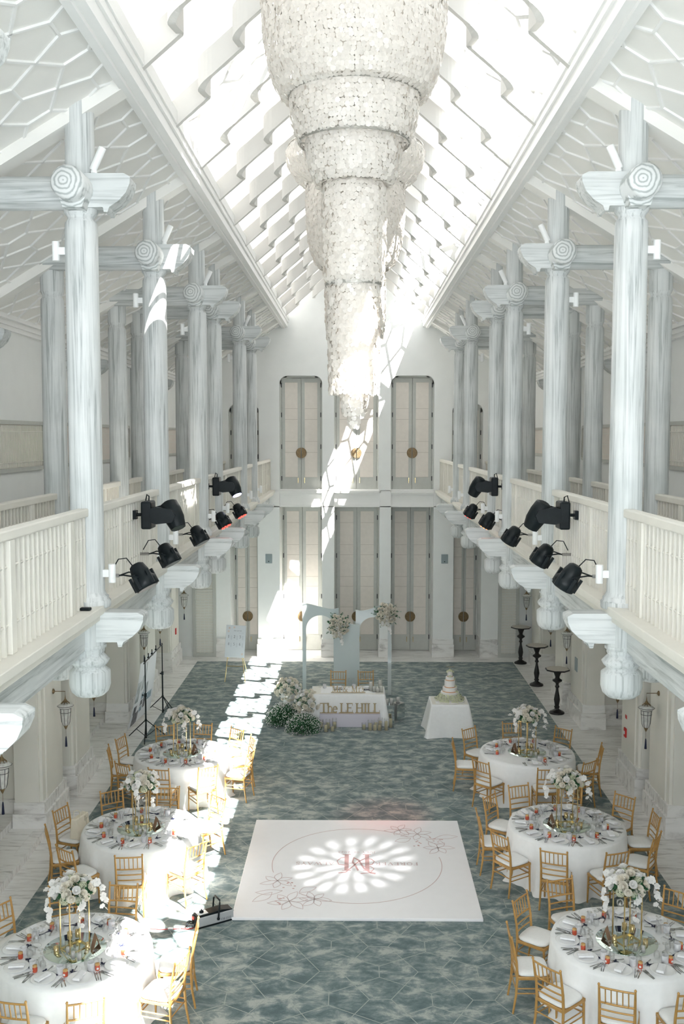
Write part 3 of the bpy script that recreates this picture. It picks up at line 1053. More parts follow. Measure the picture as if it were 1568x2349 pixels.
# fire point on the right
mb = MB(); mb.box(-.03, 0, -.06, .06, -.09, .09); mb.mi = 1; mb.cbox((-.035, 0, .0), (.012, .07, .06))
o = mb.obj('fire_alarm', ['red', 'whiteplastic'], loc=(5.255, 19.0, 1.02), bevel=.006)
tag(o, 'small red fire alarm box on the right pier', 'fire alarm')
mb = MB(); mb.box(-.008, 0, -.05, .05, -.035, .035)
o = mb.obj('fire_sign', 'red', loc=(5.255, 19.0, 1.33)); tag(o, 'tiny red sign above the red alarm box on the right pier', 'sign')
mb = MB(); mb.box(-.02, 0, -.12, .12, -.16, .16)
o = mb.obj('wall_panel', 'speaker', loc=(5.255, 23.35, 1.35), bevel=.004); tag(o, 'dark grey control panel on the far right pier', 'panel')
mb = MB(); mb.box(0, .03, -.05, .05, -.09, .09)
o = mb.obj('fire_alarm', 'red', loc=(-5.255, 28.75, 1.05), bevel=.006); tag(o, 'small red fire alarm box on the far left pier', 'fire alarm')

# ---- hanging lanterns on piers
def lantern():
    t = empty('lantern', label='x', cat='lantern')
    # origin at wall plate; arm toward -x (right side lantern)
    mb = MB(); mb.lathe([(0.045, 0), (0.045, -0.012), (0.02, -0.03)], n=14, axis='x', c=(0, 0, 0)); mb.tube([(-.02, 0, 0), (-.21, 0, 0), (-.21, 0, -.10)], .007, 6)
    mb.obj('bracket', 'bronze', t)
    x = -.21
    mb = MB(); mb.lathe([(0.008, -.10), (.012, -.13), (.03, -.16), (.035, -.18), (.05, -.19)], (x, 0, 0), 14)
    for k in range(8):
        a = 2 * PI * k / 8
        mb.tube([(x + .03 * math.cos(a), .03 * math.sin(a), -.17), (x + .085 * math.cos(a), .085 * math.sin(a), -.225)], .006, 4)
    mb.lathe([(.03, -.60), (.035, -.615), (.015, -.66), (.004, -.68)], (x, 0, 0), 12)
    mb.obj('cap', 'bronze', t)
    mb = MB(); mb.lathe([(.085, -.215), (.135, -.25), (.137, -.26), (.105, -.29), (.092, -.30)], (x, 0, 0), 24)
    mb.obj('brim', 'milk', t)
    mb = MB(); mb.lathe([(.09, -.30), (.088, -.36), (.078, -.45), (.07, -.54), (.05, -.59), (.03, -.605)], (x, 0, 0), 24)
    mb.obj('lantern_glass', 'milk', t)
    mb = MB()
    for k in range(8):
        a = 2 * PI * k / 8
        c, s = math.cos(a), math.sin(a)
        mb.tube([(x + r * c, r * s, z) for r, z in ((.094, -.30), (.091, -.36), (.081, -.45), (.073, -.54), (.052, -.59), (.03, -.605))], .004, 4)
    for r, z in ((.137, -.255), (.096, -.30), (.091, -.37)):
        mb.tube([(x + r * math.cos(2 * PI * k / 24), r * math.sin(2 * PI * k / 24), z) for k in range(24)], .004, 4, closed=True)
    mb.obj('cage', 'darkmetal', t)
    mb = MB(); mb.tube([(x, 0, -.68), (x, 0, -.82)], .003, 4); mb.mi = 1; mb.lathe([(.008, -.80), (.013, -.83), (.022, -.98), (.001, -.985)], (x, 0, 0), 10)
    mb.obj('tassel', ['bronze', 'navy'], t)
    return Proto(t)
LP = lantern()
LPY = [16.98, 18.85, 23.45, 25.4, 29.05]
WORD = ['nearest', 'second nearest', 'middle', 'second farthest', 'farthest']
for sx, side in ((-1, 'left'), (1, 'right')):
    for k, y in enumerate(LPY):
        LP.put((sx * 5.25, y, 2.32), 0 if sx > 0 else PI, '%s of the %s lanterns, milk glass with navy tassel, on a pier' % (WORD[k], side), 'lanterns on the ground floor piers')
LP.put((-5.25, 13.85, 2.32), PI, 'milk glass lantern cut by the left edge of the photo', 'lanterns on the ground floor piers')
# ================================================================ FURNITURE AND DECORATION
# ---- chiavari chair (front toward +y)
def make_chair():
    t = empty('banquet_chair', label='x', cat='chair')
    G = 'gold'
    mb = MB()
    mb.box(-.20, .20, .165, .20, .405, .445); mb.box(-.19, .19, -.20, -.17, .405, .445)
    mb.box(-.20, -.17, -.19, .19, .405, .445); mb.box(.17, .20, -.19, .19, .405, .445)
    mb.box(-.18, .18, -.18, .18, .42, .435)
    mb.obj('seat_frame', G, t, bevel=.01)
    mb = MB()
    def cu(u, v):
        a = 2 * PI * u
        c, s = math.cos(a), math.sin(a)
        r = (abs(c) ** 5 + abs(s) ** 5) ** (-.2)
        k = [0.0, .93, 1.0, 1.0, .95, .6, .0][int(round(v * 6))]
        z = [.445, .445, .455, .475, .49, .497, .50][int(round(v * 6))]
        return (.20 * k * c * r, .195 * k * s * r, z)
    mb.grid(cu, 28, 6, True, True)
    mb.obj('seat_cushion', 'cushion', t)
    for sx in (-1, 1):
        mb = MB(); mb.tube([(sx * .185, .18, .42), (sx * .187, .182, .25), (sx * .19, .19, 0)], [.016, .015, .012], 8)
        mb.obj('leg', G, t)
        mb = MB(); mb.tube([(sx * .195, -.235, 0), (sx * .187, -.20, .22), (sx * .183, -.187, .44), (sx * .183, -.20, .62), (sx * .186, -.235, .80), (sx * .188, -.26, .915)], [.012, .015, .017, .016, .014, .011], 8)
        mb.lathe([(.014, .91), (.016, .92), (.008, .932)], (sx * .188, -.261, 0), 8)
        mb.obj('leg', G, t)
    def bk(z): return -.187 - .073 * max(0, (z - .44) / .475) ** 1.5
    mb = MB()
    def rail(z, r=.011, bow=.012):
        mb.tube([(x, bk(z) - bow * (1 - (x / .185) ** 2), z) for x in (-.185, -.09, 0, .09, .185)], r, 6)
    rail(.885); rail(.70); 
    mb.obj('top_rail', G, t)
    mb = MB(); rail(.615, .010); rail(.535, .010)
    mb.obj('back_rail', G, t)
    for k in range(5):
        x = -.12 + .06 * k
        mb = MB(); mb.tube([(x, bk(.70) - .010, .70), (x, bk(.885) - .010, .885)], .0075, 6)
        mb.obj('spindle', G, t)
    mb = MB()
    for z in (.30, .24):
        for sx in (-1, 1): mb.tube([(sx * .186, .183, z), (sx * .187, -.20, z)], .008, 6)
    for z in (.33, .27): mb.tube([(-.186, .184, z), (.186, .184, z)], .008, 6)
    mb.tube([(-.187, -.20, .28), (.187, -.20, .28)], .008, 6)
    mb.obj('stretcher', G, t)
    return Proto(t)
CHAIR = make_chair()

# ---- round table and cloth
TR = .885
def cloth_mesh(seed):
    rnd = random.Random(seed)
    ph = [rnd.random() * 6.28 for _ in range(6)]
    mb = MB()
    def fn(u, v):
        a = 2 * PI * u
        if v < .35:
            return (TR * v / .35 * math.cos(a), TR * v / .35 * math.sin(a), .768)
        k = (v - .35) / .65
        fold = (math.sin(11 * a + ph[0]) * .5 + math.sin(19 * a + ph[1]) * .3 + math.sin(5 * a + ph[2]) * .4 + math.sin(31 * a + ph[3]) * .2)
        z = .768 * (1 - k) + .014 * k
        r = TR + .012 * min(1, k * 8) + (.065 * k ** 1.3) + .06 * fold * k ** 1.1
        if k < .05: z = .768 - k * .4
        if k > .97: r += .03 * (1 + fold)
        return (r * math.cos(a), r * math.sin(a), z)
    mb.grid(fn, 180, 26, True, True)
    return mb
TABLES = {
 'nearest right': (3.23, 11.45, [113, 147, -179, -145, -111, -72, -36, 8, 46, 81], [145, -177, -144, -109, -75, -38, 112, 46, 5]),
 'middle right': (3.27, 15.0, [178, -147, -111, -74, -35, 2, 40, 76, 110, 142], [142, 177, -147, -109, -73, -35, 3, 112, 37, 76]),
 'farthest right': (3.27, 18.56, [175, 134, 92, 49, 4, -43, -88], [135, 174, -135, -84, 93, 49, -4, -45]),
 'nearest left': (-3.27, 11.2, [145, -176, -140, -103, -70, -33, 11, 45, 78, 112], [146, -103, -70, -19, 11, 78, 112, -140]),
 'middle left': (-3.27, 14.8, [-161, -123, -86, -44, 43, 82, 122, 161], [164, -160, -126, -85, -44, 41, 82, 122]),
 'farthest left': (-3.27, 18.42, [-165, -129, -93, -57, -20, 17, 50, 85, 121, 155], [159, -172, -129, -97, -62, -16, 20, 49, 82, 115]),
}
HOURS = ['twelve', 'one', 'two', 'three', 'four', 'five', 'six', 'seven', 'eight', 'nine', 'ten', 'eleven']
def hours(angs):
    out = []
    used = set()
    for a in angs:
        h = int(round((90 - a) / 30.0)) % 12
        d = 0
        while h in used:
            d += 1
            h = (h + (1 if d % 2 else -1) * d) % 12
        used.add(h); out.append(HOURS[h] + " o'clock")
    return out

# ---- tableware prototypes
def single(name, mb, mats, cat, **kw):
    o = mb.obj(name, mats); o['category'] = cat; o['label'] = 'x'
    return Proto(o)
mb = MB(); mb.lathe([(.001, .0), (.085, .0), (.09, .003), (.135, .016), (.140, .019), (.134, .0205), (.09, .008), (.001, .006)], n=32)
PLATE = single('dinner_plate', mb, 'porcelain', 'plate')
mb = MB(); mb.lathe([(.001, 0), (.045, 0), (.078, .008), (.080, .010), (.074, .011), (.045, .004), (.001, .003)], n=24)
BREAD = single('bread_plate', mb, 'porcelain', 'plate')
mb = MB()
mb.grid(lambda u, v: (.085 * (2 * v - 1) , -.0 + .045 * math.cos(2 * PI * u) * (1 + .06 * math.sin(9 * v)), .026 + .016 * math.sin(2 * PI * u) * (1 + .1 * math.sin(5 * v))), 16, 8, True, True)
mb.cbox((-.084, 0, .026), (.004, .08, .026)); mb.cbox((.084, 0, .026), (.004, .08, .026))
mb.cbox((0, -.012, .037), (.165, .06, .008))
NAPKIN = single('napkin', mb, 'napkin', 'napkin')
def cutlery(kind):
    mb = MB()
    mb.prism([(-.004, -.10), (.004, -.10), (.006, -.06), (.003, .0), (-.003, .0), (-.006, -.06)], 0, .003, 'z')
    if kind == 'fork':
        mb.prism([(-.003, 0), (.003, 0), (.011, .03), (.011, .05), (-.011, .05), (-.011, .03)], .001, .004, 'z')
        for x in (-.009, -.003, .003, .009): mb.prism([(x - .002, .05), (x + .002, .05), (x + .0012, .09), (x - .0012, .09)], .001, .004, 'z')
    elif kind == 'knife':
        mb.prism([(-.004, 0), (.006, 0), (.010, .06), (.006, .10), (-.003, .115), (-.004, .06)], 0, .002, 'z')
    elif kind == 'spoon':
        mb.sphere((0, .045, .004), .02, 12, 6, (1, 1.6, .22)); mb.prism([(-.003, -.01), (.003, -.01), (.004, .03), (-.004, .03)], .001, .004, 'z')
    elif kind == 'butter':
        mb.prism([(-.004, -.0), (.004, 0), (.009, .03), (.007, .06), (-.003, .065), (-.004, .03)], 0, .002, 'z')
    return mb
FORK = single('fork', cutlery('fork'), 'steel', 'fork')
KNIFE = single('knife', cutlery('knife'), 'steel', 'knife')
SPOON = single('spoon', cutlery('spoon'), 'steel', 'spoon')
BUTTER = single('butter_knife', cutlery('butter'), 'steel', 'knife')
mb = MB(); mb.lathe([(.001, .002), (.034, .002), (.040, .01), (.041, .095), (.038, .095), (.037, .012), (.001, .008)], n=18)
TUMBLER = single('tumbler', mb, 'frost', 'glass')
t = empty('honey_jar', label='x', cat='jar')
mb = MB(); mb.lathe([(.001, 0), (.025, 0), (.028, .006), (.028, .045), (.024, .054), (.023, .06)], n=14); mb.obj('jar_body', 'honey', t)
mb = MB(); mb.lathe([(.025, .058), (.026, .062), (.026, .076), (.001, .078)], n=14); mb.obj('cork_lid', 'cork', t)
mb = MB(); mb.lathe([(.001, -.0295), (.013, -.0295)], (0, 0, .028), n=12, axis='y', cap=False); mb.obj('round_sticker', 'porcelain', t)
JAR = Proto(t)
t = empty('folding_fan', label='x', cat='fan')
mb = MB(); mb.cbox((0, 0, .008), (.20, .012, .014)); mb.obj('fan_body', 'navy', t, bevel=.002)
mb = MB()
for s in (-1, 1): mb.sphere((-.085, s * .018, .018), .013, 8, 6, (1, 1.3, .6))
mb.tube([(-.085, 0, .016), (-.115, .012, .006)], .004, 5); mb.tube([(-.085, 0, .016), (-.112, -.016, .006)], .004, 5)
mb.obj('bow', 'navy', t)
FAN = Proto(t)
# wine glass standing upside down on its rim
mb = MB(); mb.lathe([(.030, 0), (.036, .03), (.037, .055), (.028, .082), (.008, .097), (.0035, .105), (.0035, .165), (.010, .172), (.034, .176), (.034, .178), (.001, .179)], n=18, cap=False)
WINE = single('wine_glass', mb, 'wineglass', 'glass')

def place(T, hr, name, cx, cyy, ang):
    """one place setting; ang is the direction of the seat seen from the table centre"""
    a = math.radians(ang); rz = a + PI / 2
    ix, iy = -math.cos(a), -math.sin(a)          # inward
    rx, ry = -math.sin(a), math.cos(a)           # seat's right hand side
    def P(x, y, z=.770): return (cx + rx * x + ix * y, cyy + ry * x + iy * y, z)
    w = 'at the %s place, %s round table' % (hr, name)
    j = random.Random(int(ang * 7 + cx * 10 + cyy * 100))
    def q(s=.008): return j.uniform(-s, s)
    def turn(d): return rz + math.radians(d)
    PLATE.put(P(0 + q(), -.70 + q()), rz, 'white dinner plate ' + w, 'dinner plates')
    NAPKIN.put(P(-.005 + q(), -.70 + q(), .777), turn(j.uniform(20, 95)), 'white rolled napkin ' + w, 'napkins on the dinner plates')
    FORK.put(P(-.200 + q(.004), -.715 + q(), .7705), turn(j.uniform(-4, 6)), 'outer steel fork ' + w, 'forks')
    FORK.put(P(-.172 + q(.004), -.715 + q(), .7705), turn(j.uniform(-4, 6)), 'inner steel fork ' + w, 'forks')
    KNIFE.put(P(.163 + q(.003), -.715 + q(), .7705), turn(j.uniform(-5, 5)), 'inner steel knife ' + w, 'knives')
    SPOON.put(P(.188 + q(.003), -.70 + q(), .7705), turn(j.uniform(-5, 5)), 'steel spoon ' + w, 'spoons')
    KNIFE.put(P(.213 + q(.003), -.715 + q(), .7705), turn(j.uniform(-5, 5)), 'outer steel knife ' + w, 'knives')
    BREAD.put(P(-.055 + q(), -.485 + q()), rz, 'white bread plate ' + w, 'bread plates')
    BUTTER.put(P(-.04 + q(), -.49 + q(), .7815), turn(j.uniform(-60, 10)), 'small butter knife on the bread plate ' + w, 'butter knives')
    TUMBLER.put(P(.125 + q(), -.555 + q()), rz, 'frosted white tumbler ' + w, 'frosted tumblers')
    JAR.put(P(.205 + q(), -.575 + q()), rz, 'honey jar with cork lid ' + w, 'honey jars')
    FAN.put(P(.01 + q(), -.565 + q(), .7705), turn(j.uniform(-28, -8)), 'navy stick with bow ' + w, 'navy sticks with bows')
    WINE.put(P(.105 + q(), -.455 + q()), rz, 'left upturned wine glass ' + w, 'upturned wine glasses')
    WINE.put(P(.185 + q(), -.475 + q()), rz, 'right upturned wine glass ' + w, 'upturned wine glasses')

# ---- flowers
def rose_mb(R=.045, seed=1):
    rnd = random.Random(seed)
    mb = MB()
    mb.sphere((0, 0, R * .42), R * .42, 8, 6, (1, 1, 1.15))
    for ring, (n, rad, lift, opn) in enumerate(((4, .50, .62, .12), (5, .74, .48, .34), (6, .98, .30, .62))):
        for k in range(n):
            a0 = 2 * PI * (k + .5 * ring + rnd.uniform(-.08, .08)) / n
            wd = 2 * PI / n * .78
            def fn(u, v, a0=a0, wd=wd, rad=rad, lift=lift, opn=opn):
                a = a0 + (u - .5) * wd * 2 * (1 - .25 * v)
                r = R * (rad * (.35 + .55 * v ** .7) + opn * .35 * v ** 3)
                z = R * (.05 + (lift + .55) * v - .12 * (2 * u - 1) ** 2 * v - opn * .25 * v ** 4)
                return (r * math.cos(a), r * math.sin(a), z)
            mb.grid(fn, 4, 3, True)
    return mb
ROSE = rose_mb().mesh('rose', 'petal')
ROSE_W = rose_mb(.045, 3).mesh('rose', 'whitepetal')
def hydrangea_mesh(R=.06, n=70, seed=2, mat='greenpetal'):
    rnd = random.Random(seed); mb = MB()
    for i in range(n):
        z = 1 - 1.5 * (i + .5) / n; a = i * 2.39996
        s = math.sqrt(max(0, 1 - z * z))
        d = Vector((s * math.cos(a), s * math.sin(a), z))
        c = d * R * rnd.uniform(.9, 1.05)
        u = d.orthogonal().normalized(); w = d.cross(u)
        th = rnd.uniform(0, 1.5)
        for k in range(4):
            t = th + PI / 2 * k
            e = u * math.cos(t) + w * math.sin(t); f = u * math.cos(t + PI / 2) + w * math.sin(t + PI / 2)
            L = R * .24
            mb.add([c, c + e * L * .6 + f * L * .45, c + e * L * 1.05 + d * L * .15, c + e * L * .6 - f * L * .45], [(0, 1, 2, 3)], True)
    return mb.mesh('hydrangea', mat)
HYD = hydrangea_mesh()
def orchid_flower(mb, c, d, R, rnd):
    d = d.normalized(); u = d.orthogonal().normalized(); w = d.cross(u)
    th = rnd.uniform(0, 6.28)
    for k in range(5):
        t = th + 2 * PI * k / 5
        e = u * math.cos(t) + w * math.sin(t); f = u * -math.sin(t) + w * math.cos(t)
        wd = R * (.62 if k % 2 else .42)
        mb.add([c, c + e * R * .45 + f * wd + d * R * .08, c + e * R * .9 + f * wd * .7 + d * R * .02, c + e * R * 1.05 - d * R * .05, c + e * R * .9 - f * wd * .7 + d * R * .02, c + e * R * .45 - f * wd + d * R * .08],
               [(0, 1, 2, 3), (0, 3, 4, 5)], True)
    mb.sphere(c + d * R * .15, R * .16, 5, 4)
def orchid_spray(path, n, R=.042, seed=0):
    rnd = random.Random(seed); mb = MB()
    pts = [Vector(p) for p in path]
    for i in range(n):
        t = i / max(1, n - 1) * (len(pts) - 1)
        k = min(int(t), len(pts) - 2); p = pts[k].lerp(pts[k + 1], t - k)
        off = Vector((rnd.uniform(-1, 1), rnd.uniform(-1, 1), rnd.uniform(-.4, .8)))
        orchid_flower(mb, p + off * R * .8, off + Vector((0, -.5, .5)), R * (1.1 - .35 * i / n), rnd)
    return mb
def leaves_mb(n, rx, rz, seed, size=.05, c=(0, 0, 0), zmin=-.6):
    rnd = random.Random(seed); mb = MB()
    c = Vector(c)
    for i in range(n):
        z = rnd.uniform(zmin, 1); a = rnd.uniform(0, 6.28); s = math.sqrt(max(0, 1 - z * z)) * rnd.uniform(.55, 1.0)
        p = c + Vector((rx * s * math.cos(a), rx * s * math.sin(a), rz * z * rnd.uniform(.5, .95)))
        d = Vector((math.cos(a), math.sin(a), rnd.uniform(-.5, .8))).normalized()
        f = d.orthogonal().normalized() * size * .32; f.rotate(Matrix.Rotation(rnd.uniform(0, 6.28), 3, d))
        mb.add([p, p + d * size * .5 + f, p + d * size, p + d * size * .5 - f], [(0, 1, 2, 3)], True)
    return mb
def put_mesh(name, me, parent, loc, d, s=1.0):
    o = bpy.data.objects.new(name, me); COL.objects.link(o); o.parent = parent
    o.location = loc
    o.rotation_mode = 'QUATERNION'
    o.rotation_quaternion = Vector(d).to_track_quat('Z', 'X')
    o.scale = (s, s, s)
    return o
def dome(parent, nrose, nhyd, rx, rz, seed, zmin=-.25, rs=1.0, hs=1.0, c=(0, 0, 0), white=.3):
    rnd = random.Random(seed)
    N = nrose + nhyd
    kinds = [1] * nrose + [0] * nhyd
    rnd.shuffle(kinds)
    for i in range(N):
        z = 1 - (1 - zmin) * (i + .5) / N; a = i * 2.39996 + rnd.uniform(-.2, .2)
        s = math.sqrt(max(0, 1 - z * z))
        d = Vector((s * math.cos(a), s * math.sin(a), z))
        k = rnd.uniform(.78, .95)
        p = Vector((d.x * rx * k + c[0], d.y * rx * k + c[1], d.z * rz * k + c[2]))
        if kinds[i]: put_mesh('rose', ROSE if rnd.random() > white else ROSE_W, parent, p, d, rnd.uniform(.8, 1.2) * rs)
        else: put_mesh('hydrangea', HYD, parent, p, d, rnd.uniform(.75, 1.05) * hs)

# ---- centrepiece bouquet (origin at its base, on the stand top)
def make_bouquet():
    t = empty('table_bouquet', label='x', cat='flowers')
    leaves_mb(260, .20, .16, 5, .075, (0, 0, .08), -.5).obj('foliage', 'leaf', t)
    dome(t, 24, 13, .225, .21, 11, -.15, 1.15, .85, (0, 0, .06))
    for k, (a, n) in enumerate(((200, 14), (-20, 14), (-80, 12), (150, 9))):
        ca, sa = math.cos(math.radians(a)), math.sin(math.radians(a))
        p = [(ca * .15, sa * .15, .20), (ca * .26, sa * .26, .17), (ca * .33, sa * .33, .07), (ca * .345, sa * .345, -.06), (ca * .34, sa * .34, -.17)]
        if k == 2: p = [(ca * .10, sa * .10, .05), (ca * .20, sa * .20, 0), (ca * .22, sa * .22, -.14), (ca * .21, sa * .21, -.26)]
        if k == 3: p = p[:3]
        orchid_spray(p, n, .042, 20 + k).obj('orchid_spray', 'whitepetal', t)
    return Proto(t)
BOUQ = make_bouquet()
def make_stand():
    t = empty('flower_stand', label='x', cat='stand')
    mb = MB()
    w, d, h = .13, .10, .60
    for x in (-w, w):
        for y in (-d, d): mb.box(x - .006, x + .006, y - .006, y + .006, 0, h)
    for z in (0.004, h - .004):
        for y in (-d, d): mb.cbox((0, y, z), (2 * w, .012, .012))
        for x in (-w, w): mb.cbox((x, 0, z), (.012, 2 * d, .012))
    mb.obj('gold_frame', 'brass', t)
    mb = MB(); mb.box(-w, w, -d, d, h - .004, h + .002)
    mb.obj('top_plate', 'brass', t)
    return Proto(t)
STAND = make_stand()
mb = MB(); mb.lathe([(.001, 0), (.358, 0), (.36, .002), (.36, .004), (.358, .006), (.001, .006)], n=64)
MIRR = single('mirror_disc', mb, 'mirror', 'mirror')
mb = MB(); mb.lathe([(.001, .001), (.027, .001), (.030, .006), (.030, .085), (.027, .085), (.026, .01), (.001, .008)], n=18)
VOT = single('votive_cup', mb, 'votive', 'candle holder')
t = empty('glass_candle', label='x', cat='candle')
mb = MB(); mb.lathe([(.034, 0), (.034, .13)], n=18, cap=False); mb.obj('glass_cylinder', 'wineglass', t)
mb = MB(); mb.lathe([(.001, 0.001), (.022, 0.001), (.022, .07), (.019, .073), (.001, .07)], n=14); mb.obj('wax_candle', 'candlewhite', t)
GC = Proto(t)
t = empty('table_card', label='x', cat='card')
mb = MB()
for s in (-1, 1):
    mb.add([(s * .045, -.06, 0), (s * .045, .06, 0), (0, .06, .15), (0, -.06, .15), (s * .042, -.06, 0), (s * .042, .06, 0), (s * -.002, .06, .148), (s * -.002, -.06, .148)], [(0, 1, 2, 3), (4, 7, 6, 5), (0, 3, 7, 4), (1, 5, 6, 2)])
mb.obj('card', 'kraft', t)
CARD = Proto(t)
mb = MB(); mb.sphere((0, 0, 0), .045, 16, 10); mb.tube([(0, 0, .045), (0, 0, .16)], .0015, 4); mb.mi = 1; mb.lathe([(.001, -.03), (.015, -.03), (.015, -.01), (.001, -.008)], n=10)
GLOBE = single('hanging_glass_globe', mb, ['wineglass', 'candlewhite'], 'candle holder')
BRZ = {'nearest left': .5, 'middle left': 1.3, 'farthest left': 0.2, 'nearest right': 0.1, 'middle right': -.2, 'farthest right': .35}
for ti, (tn, (cx, cyy, plates, chairs)) in enumerate(TABLES.items()):
    tb = empty('round_table', (cx, cyy, .013), 0, 'round banquet table under the white cloth, %s of the six' % tn, 'table', 'round banquet tables')
    mb = MB(); mb.lathe([(.001, .72), (TR - .01, .72), (TR - .01, .748), (.001, .748)], n=48); mb.obj('tabletop', 'cream', tb)
    for k in range(4):
        a = PI / 4 + k * PI / 2
        mb = MB(); mb.tube([(.62 * math.cos(a), .62 * math.sin(a), .72), (.66 * math.cos(a), .66 * math.sin(a), 0)], .015, 8); mb.obj('leg', 'darkmetal', tb)
    cl = cloth_mesh(ti).obj('tablecloth', 'cloth', loc=(cx, cyy, 0)); tag(cl, 'white floor length cloth over the %s round table' % tn, 'tablecloth', 'white round tablecloths')
    sr = 0
    for a, hr in zip(plates, hours(plates)): place(tb, hr, tn, cx, cyy, a)
    rnd = random.Random(50 + ti)
    for a, hr in zip(chairs, hours(chairs)):
        r = 1.12 + rnd.uniform(-.02, .05)
        aa = math.radians(a)
        CHAIR.put((cx + r * math.cos(aa), cyy + r * math.sin(aa), .013), aa + PI / 2 + rnd.uniform(-.10, .10),
                  'gold chiavari chair with white cushion at %s of the %s round table' % (hr, tn), 'gold chairs around the round tables')
    zt = .770
    MIRR.put((cx, cyy, zt), 0, 'green tinted mirror disc in the middle of the %s round table' % tn, 'mirror discs')
    rs = BRZ[tn] + .35
    STAND.put((cx, cyy, zt + .006), rs, 'tall gold frame flower stand on the %s round table' % tn, 'gold flower stands')
    BOUQ.put((cx, cyy, zt + .61), BRZ[tn], 'white rose and orchid bouquet on the gold stand, %s round table' % tn, 'table bouquets')
    side = 'left' if cx < 0 else 'right'
    f = 1 if cx < 0 else -1
    for k, (dx, dy) in enumerate(((-.12, .20), (-.04, .25), (.16, -.05), (-.18, -.14))):
        VOT.put((cx - f * dx * -1, cyy + dy, zt + .006), 0, 'ribbed gold votive cup on the mirror of the %s round table, %s' % (tn, ['back', 'rear middle', 'right', 'front'][k]), 'gold votive cups')
    for k, (dx, dy) in enumerate(((.04, -.23), (.12, -.26), (-.05, -.12))):
        GC.put((cx + dx, cyy + dy, zt + .006), 0, 'white candle in glass cylinder, %s one on the %s round table mirror' % (['front', 'right', 'middle'][k], tn), 'candles in glass cylinders')
    CARD.put((cx + f * .24, cyy + .02, zt + .006), PI / 2 * 0 + .5 * f, 'brown folded table number card on the %s round table' % tn, 'table cards')
    for k, (dx, dy) in enumerate(((-.07, .06), (.06, .02))):
        GLOBE.put((cx + dx, cyy + dy, zt + .44), 0, '%s glass globe hanging under the bouquet of the %s round table' % (['left', 'right'][k], tn), 'hanging glass globes')

# handbag on a chair
t = empty('tote_bag', (-3.27 + 1.05 * math.cos(math.radians(164)), 14.8 + 1.05 * math.sin(math.radians(164)), .513), math.radians(164) + PI / 2, 'ivory leather tote bag with tie on a gold chair, middle left table', 'bag')
mb = MB()
mb.add([(-.16, -.10, 0), (.16, -.10, 0), (.16, .08, 0), (-.16, .08, 0), (-.185, -.06, .33), (.185, -.06, .33), (.185, .03, .33), (-.185, .03, .33)],
       [(0, 3, 2, 1), (0, 1, 5, 4), (1, 2, 6, 5), (2, 3, 7, 6), (3, 0, 4, 7), (4, 5, 6, 7)])
mb.obj('bag_body', 'bagfabric', t, bevel=.015)
mb = MB()
for y in (-.07, .04): mb.tube([(-.09, y, .30), (-.08, y, .36), (-.03, y - .02, .39), (.03, y - .03, .39), (.08, y, .36), (.09, y, .30)], .007, 6)
mb.obj('strap', 'bagfabric', t)
mb = MB(); mb.tube([(.0, .09, .32), (-.06, .11, .34), (-.03, .10, .29), (0, .10, .31), (.05, .11, .35), (.04, .10, .28), (0, .10, .31), (-.01, .10, .20)], .006, 5)
mb.obj('tie_cord', 'bagfabric', t)

# ---- chandeliers
def chandelier(x, y, tiers, rings, seed, label, topz, disc=.025):
    t = empty('chandelier', (x, y, 0), 0, label, 'chandelier', 'capiz shell chandeliers')
    for ti, prof in enumerate(tiers):
        rnd = random.Random(seed + ti)
        mb = MB()
        # arc length along profile
        P = [Vector((r, z)) for r, z in prof]
        L = sum((P[i + 1] - P[i]).length for i in range(len(P) - 1))
        step = disc * 1.35
        nz = max(2, int(L / step))
        rmax = max(r for r, z in prof)
        ns = max(10, int(2 * PI * rmax / (disc * 1.5)))
        for j in range(nz):
            s = (j + .5) / nz * L; i = 0
            while i < len(P) - 2 and s > (P[i + 1] - P[i]).length:
                s -= (P[i + 1] - P[i]).length; i += 1
            e = P[i + 1] - P[i]; p = P[i] + e * min(1, s / e.length)
            nrm = Vector((-e.y, e.x)).normalized()
            if nrm.x < 0: nrm = -nrm
            nj = max(8, int(ns * max(.35, p.x / rmax)))
            for k in range(nj):
                a = 2 * PI * (k + .5 * (j % 2)) / nj + rnd.uniform(-.01, .01)
                ca, sa = math.cos(a), math.sin(a)
                rr_ = p.x + rnd.uniform(-.008, .008)
                c = Vector((rr_ * ca, rr_ * sa, p.y + rnd.uniform(-.006, .006)))
                n3 = Vector((nrm.x * ca, nrm.x * sa, nrm.y)) + Vector((rnd.uniform(-.3, .3), rnd.uniform(-.3, .3), rnd.uniform(-.18, .18)))
                n3.normalize()
                u = n3.cross(Vector((0, 0, 1))).normalized(); w = n3.cross(u)
                R = disc * rnd.uniform(.85, 1.1)
                mb.add([c + (u * math.cos(q) + w * math.sin(q)) * R for q in [PI / 3.5 * m for m in range(7)]], [tuple(range(7))], False)
        mb.obj('shell_tier', 'capiz', t)
    for r, z, h in rings:
        mb = MB()
        N = 48
        vs = []
        for rr_, zz in ((r, z), (r, z + h), (r - .012, z + h), (r - .012, z)):
            vs += [(rr_ * math.cos(2 * PI * k / N), rr_ * math.sin(2 * PI * k / N), zz) for k in range(N)]
        fs = []
        for q in range(4):
            for k in range(N):
                fs.append((q * N + k, q * N + (k + 1) % N, ((q + 1) % 4) * N + (k + 1) % N, ((q + 1) % 4) * N + k))
        mb.add(vs, fs)
        for k in range(3):
            a = PI * k / 3
            mb.tube([(r * math.cos(a), r * math.sin(a), z + h / 2), (-r * math.cos(a), -r * math.sin(a), z + h / 2)], .005, 4)
        mb.obj('ring', 'ring', t)
    zb = min(z for pr in tiers for r, z in pr)
    mb = MB(); mb.tube([(0, 0, zb + .1), (0, 0, topz)], .012, 6)
    mb.obj('hanging_rod', 'ring', t)
    return t
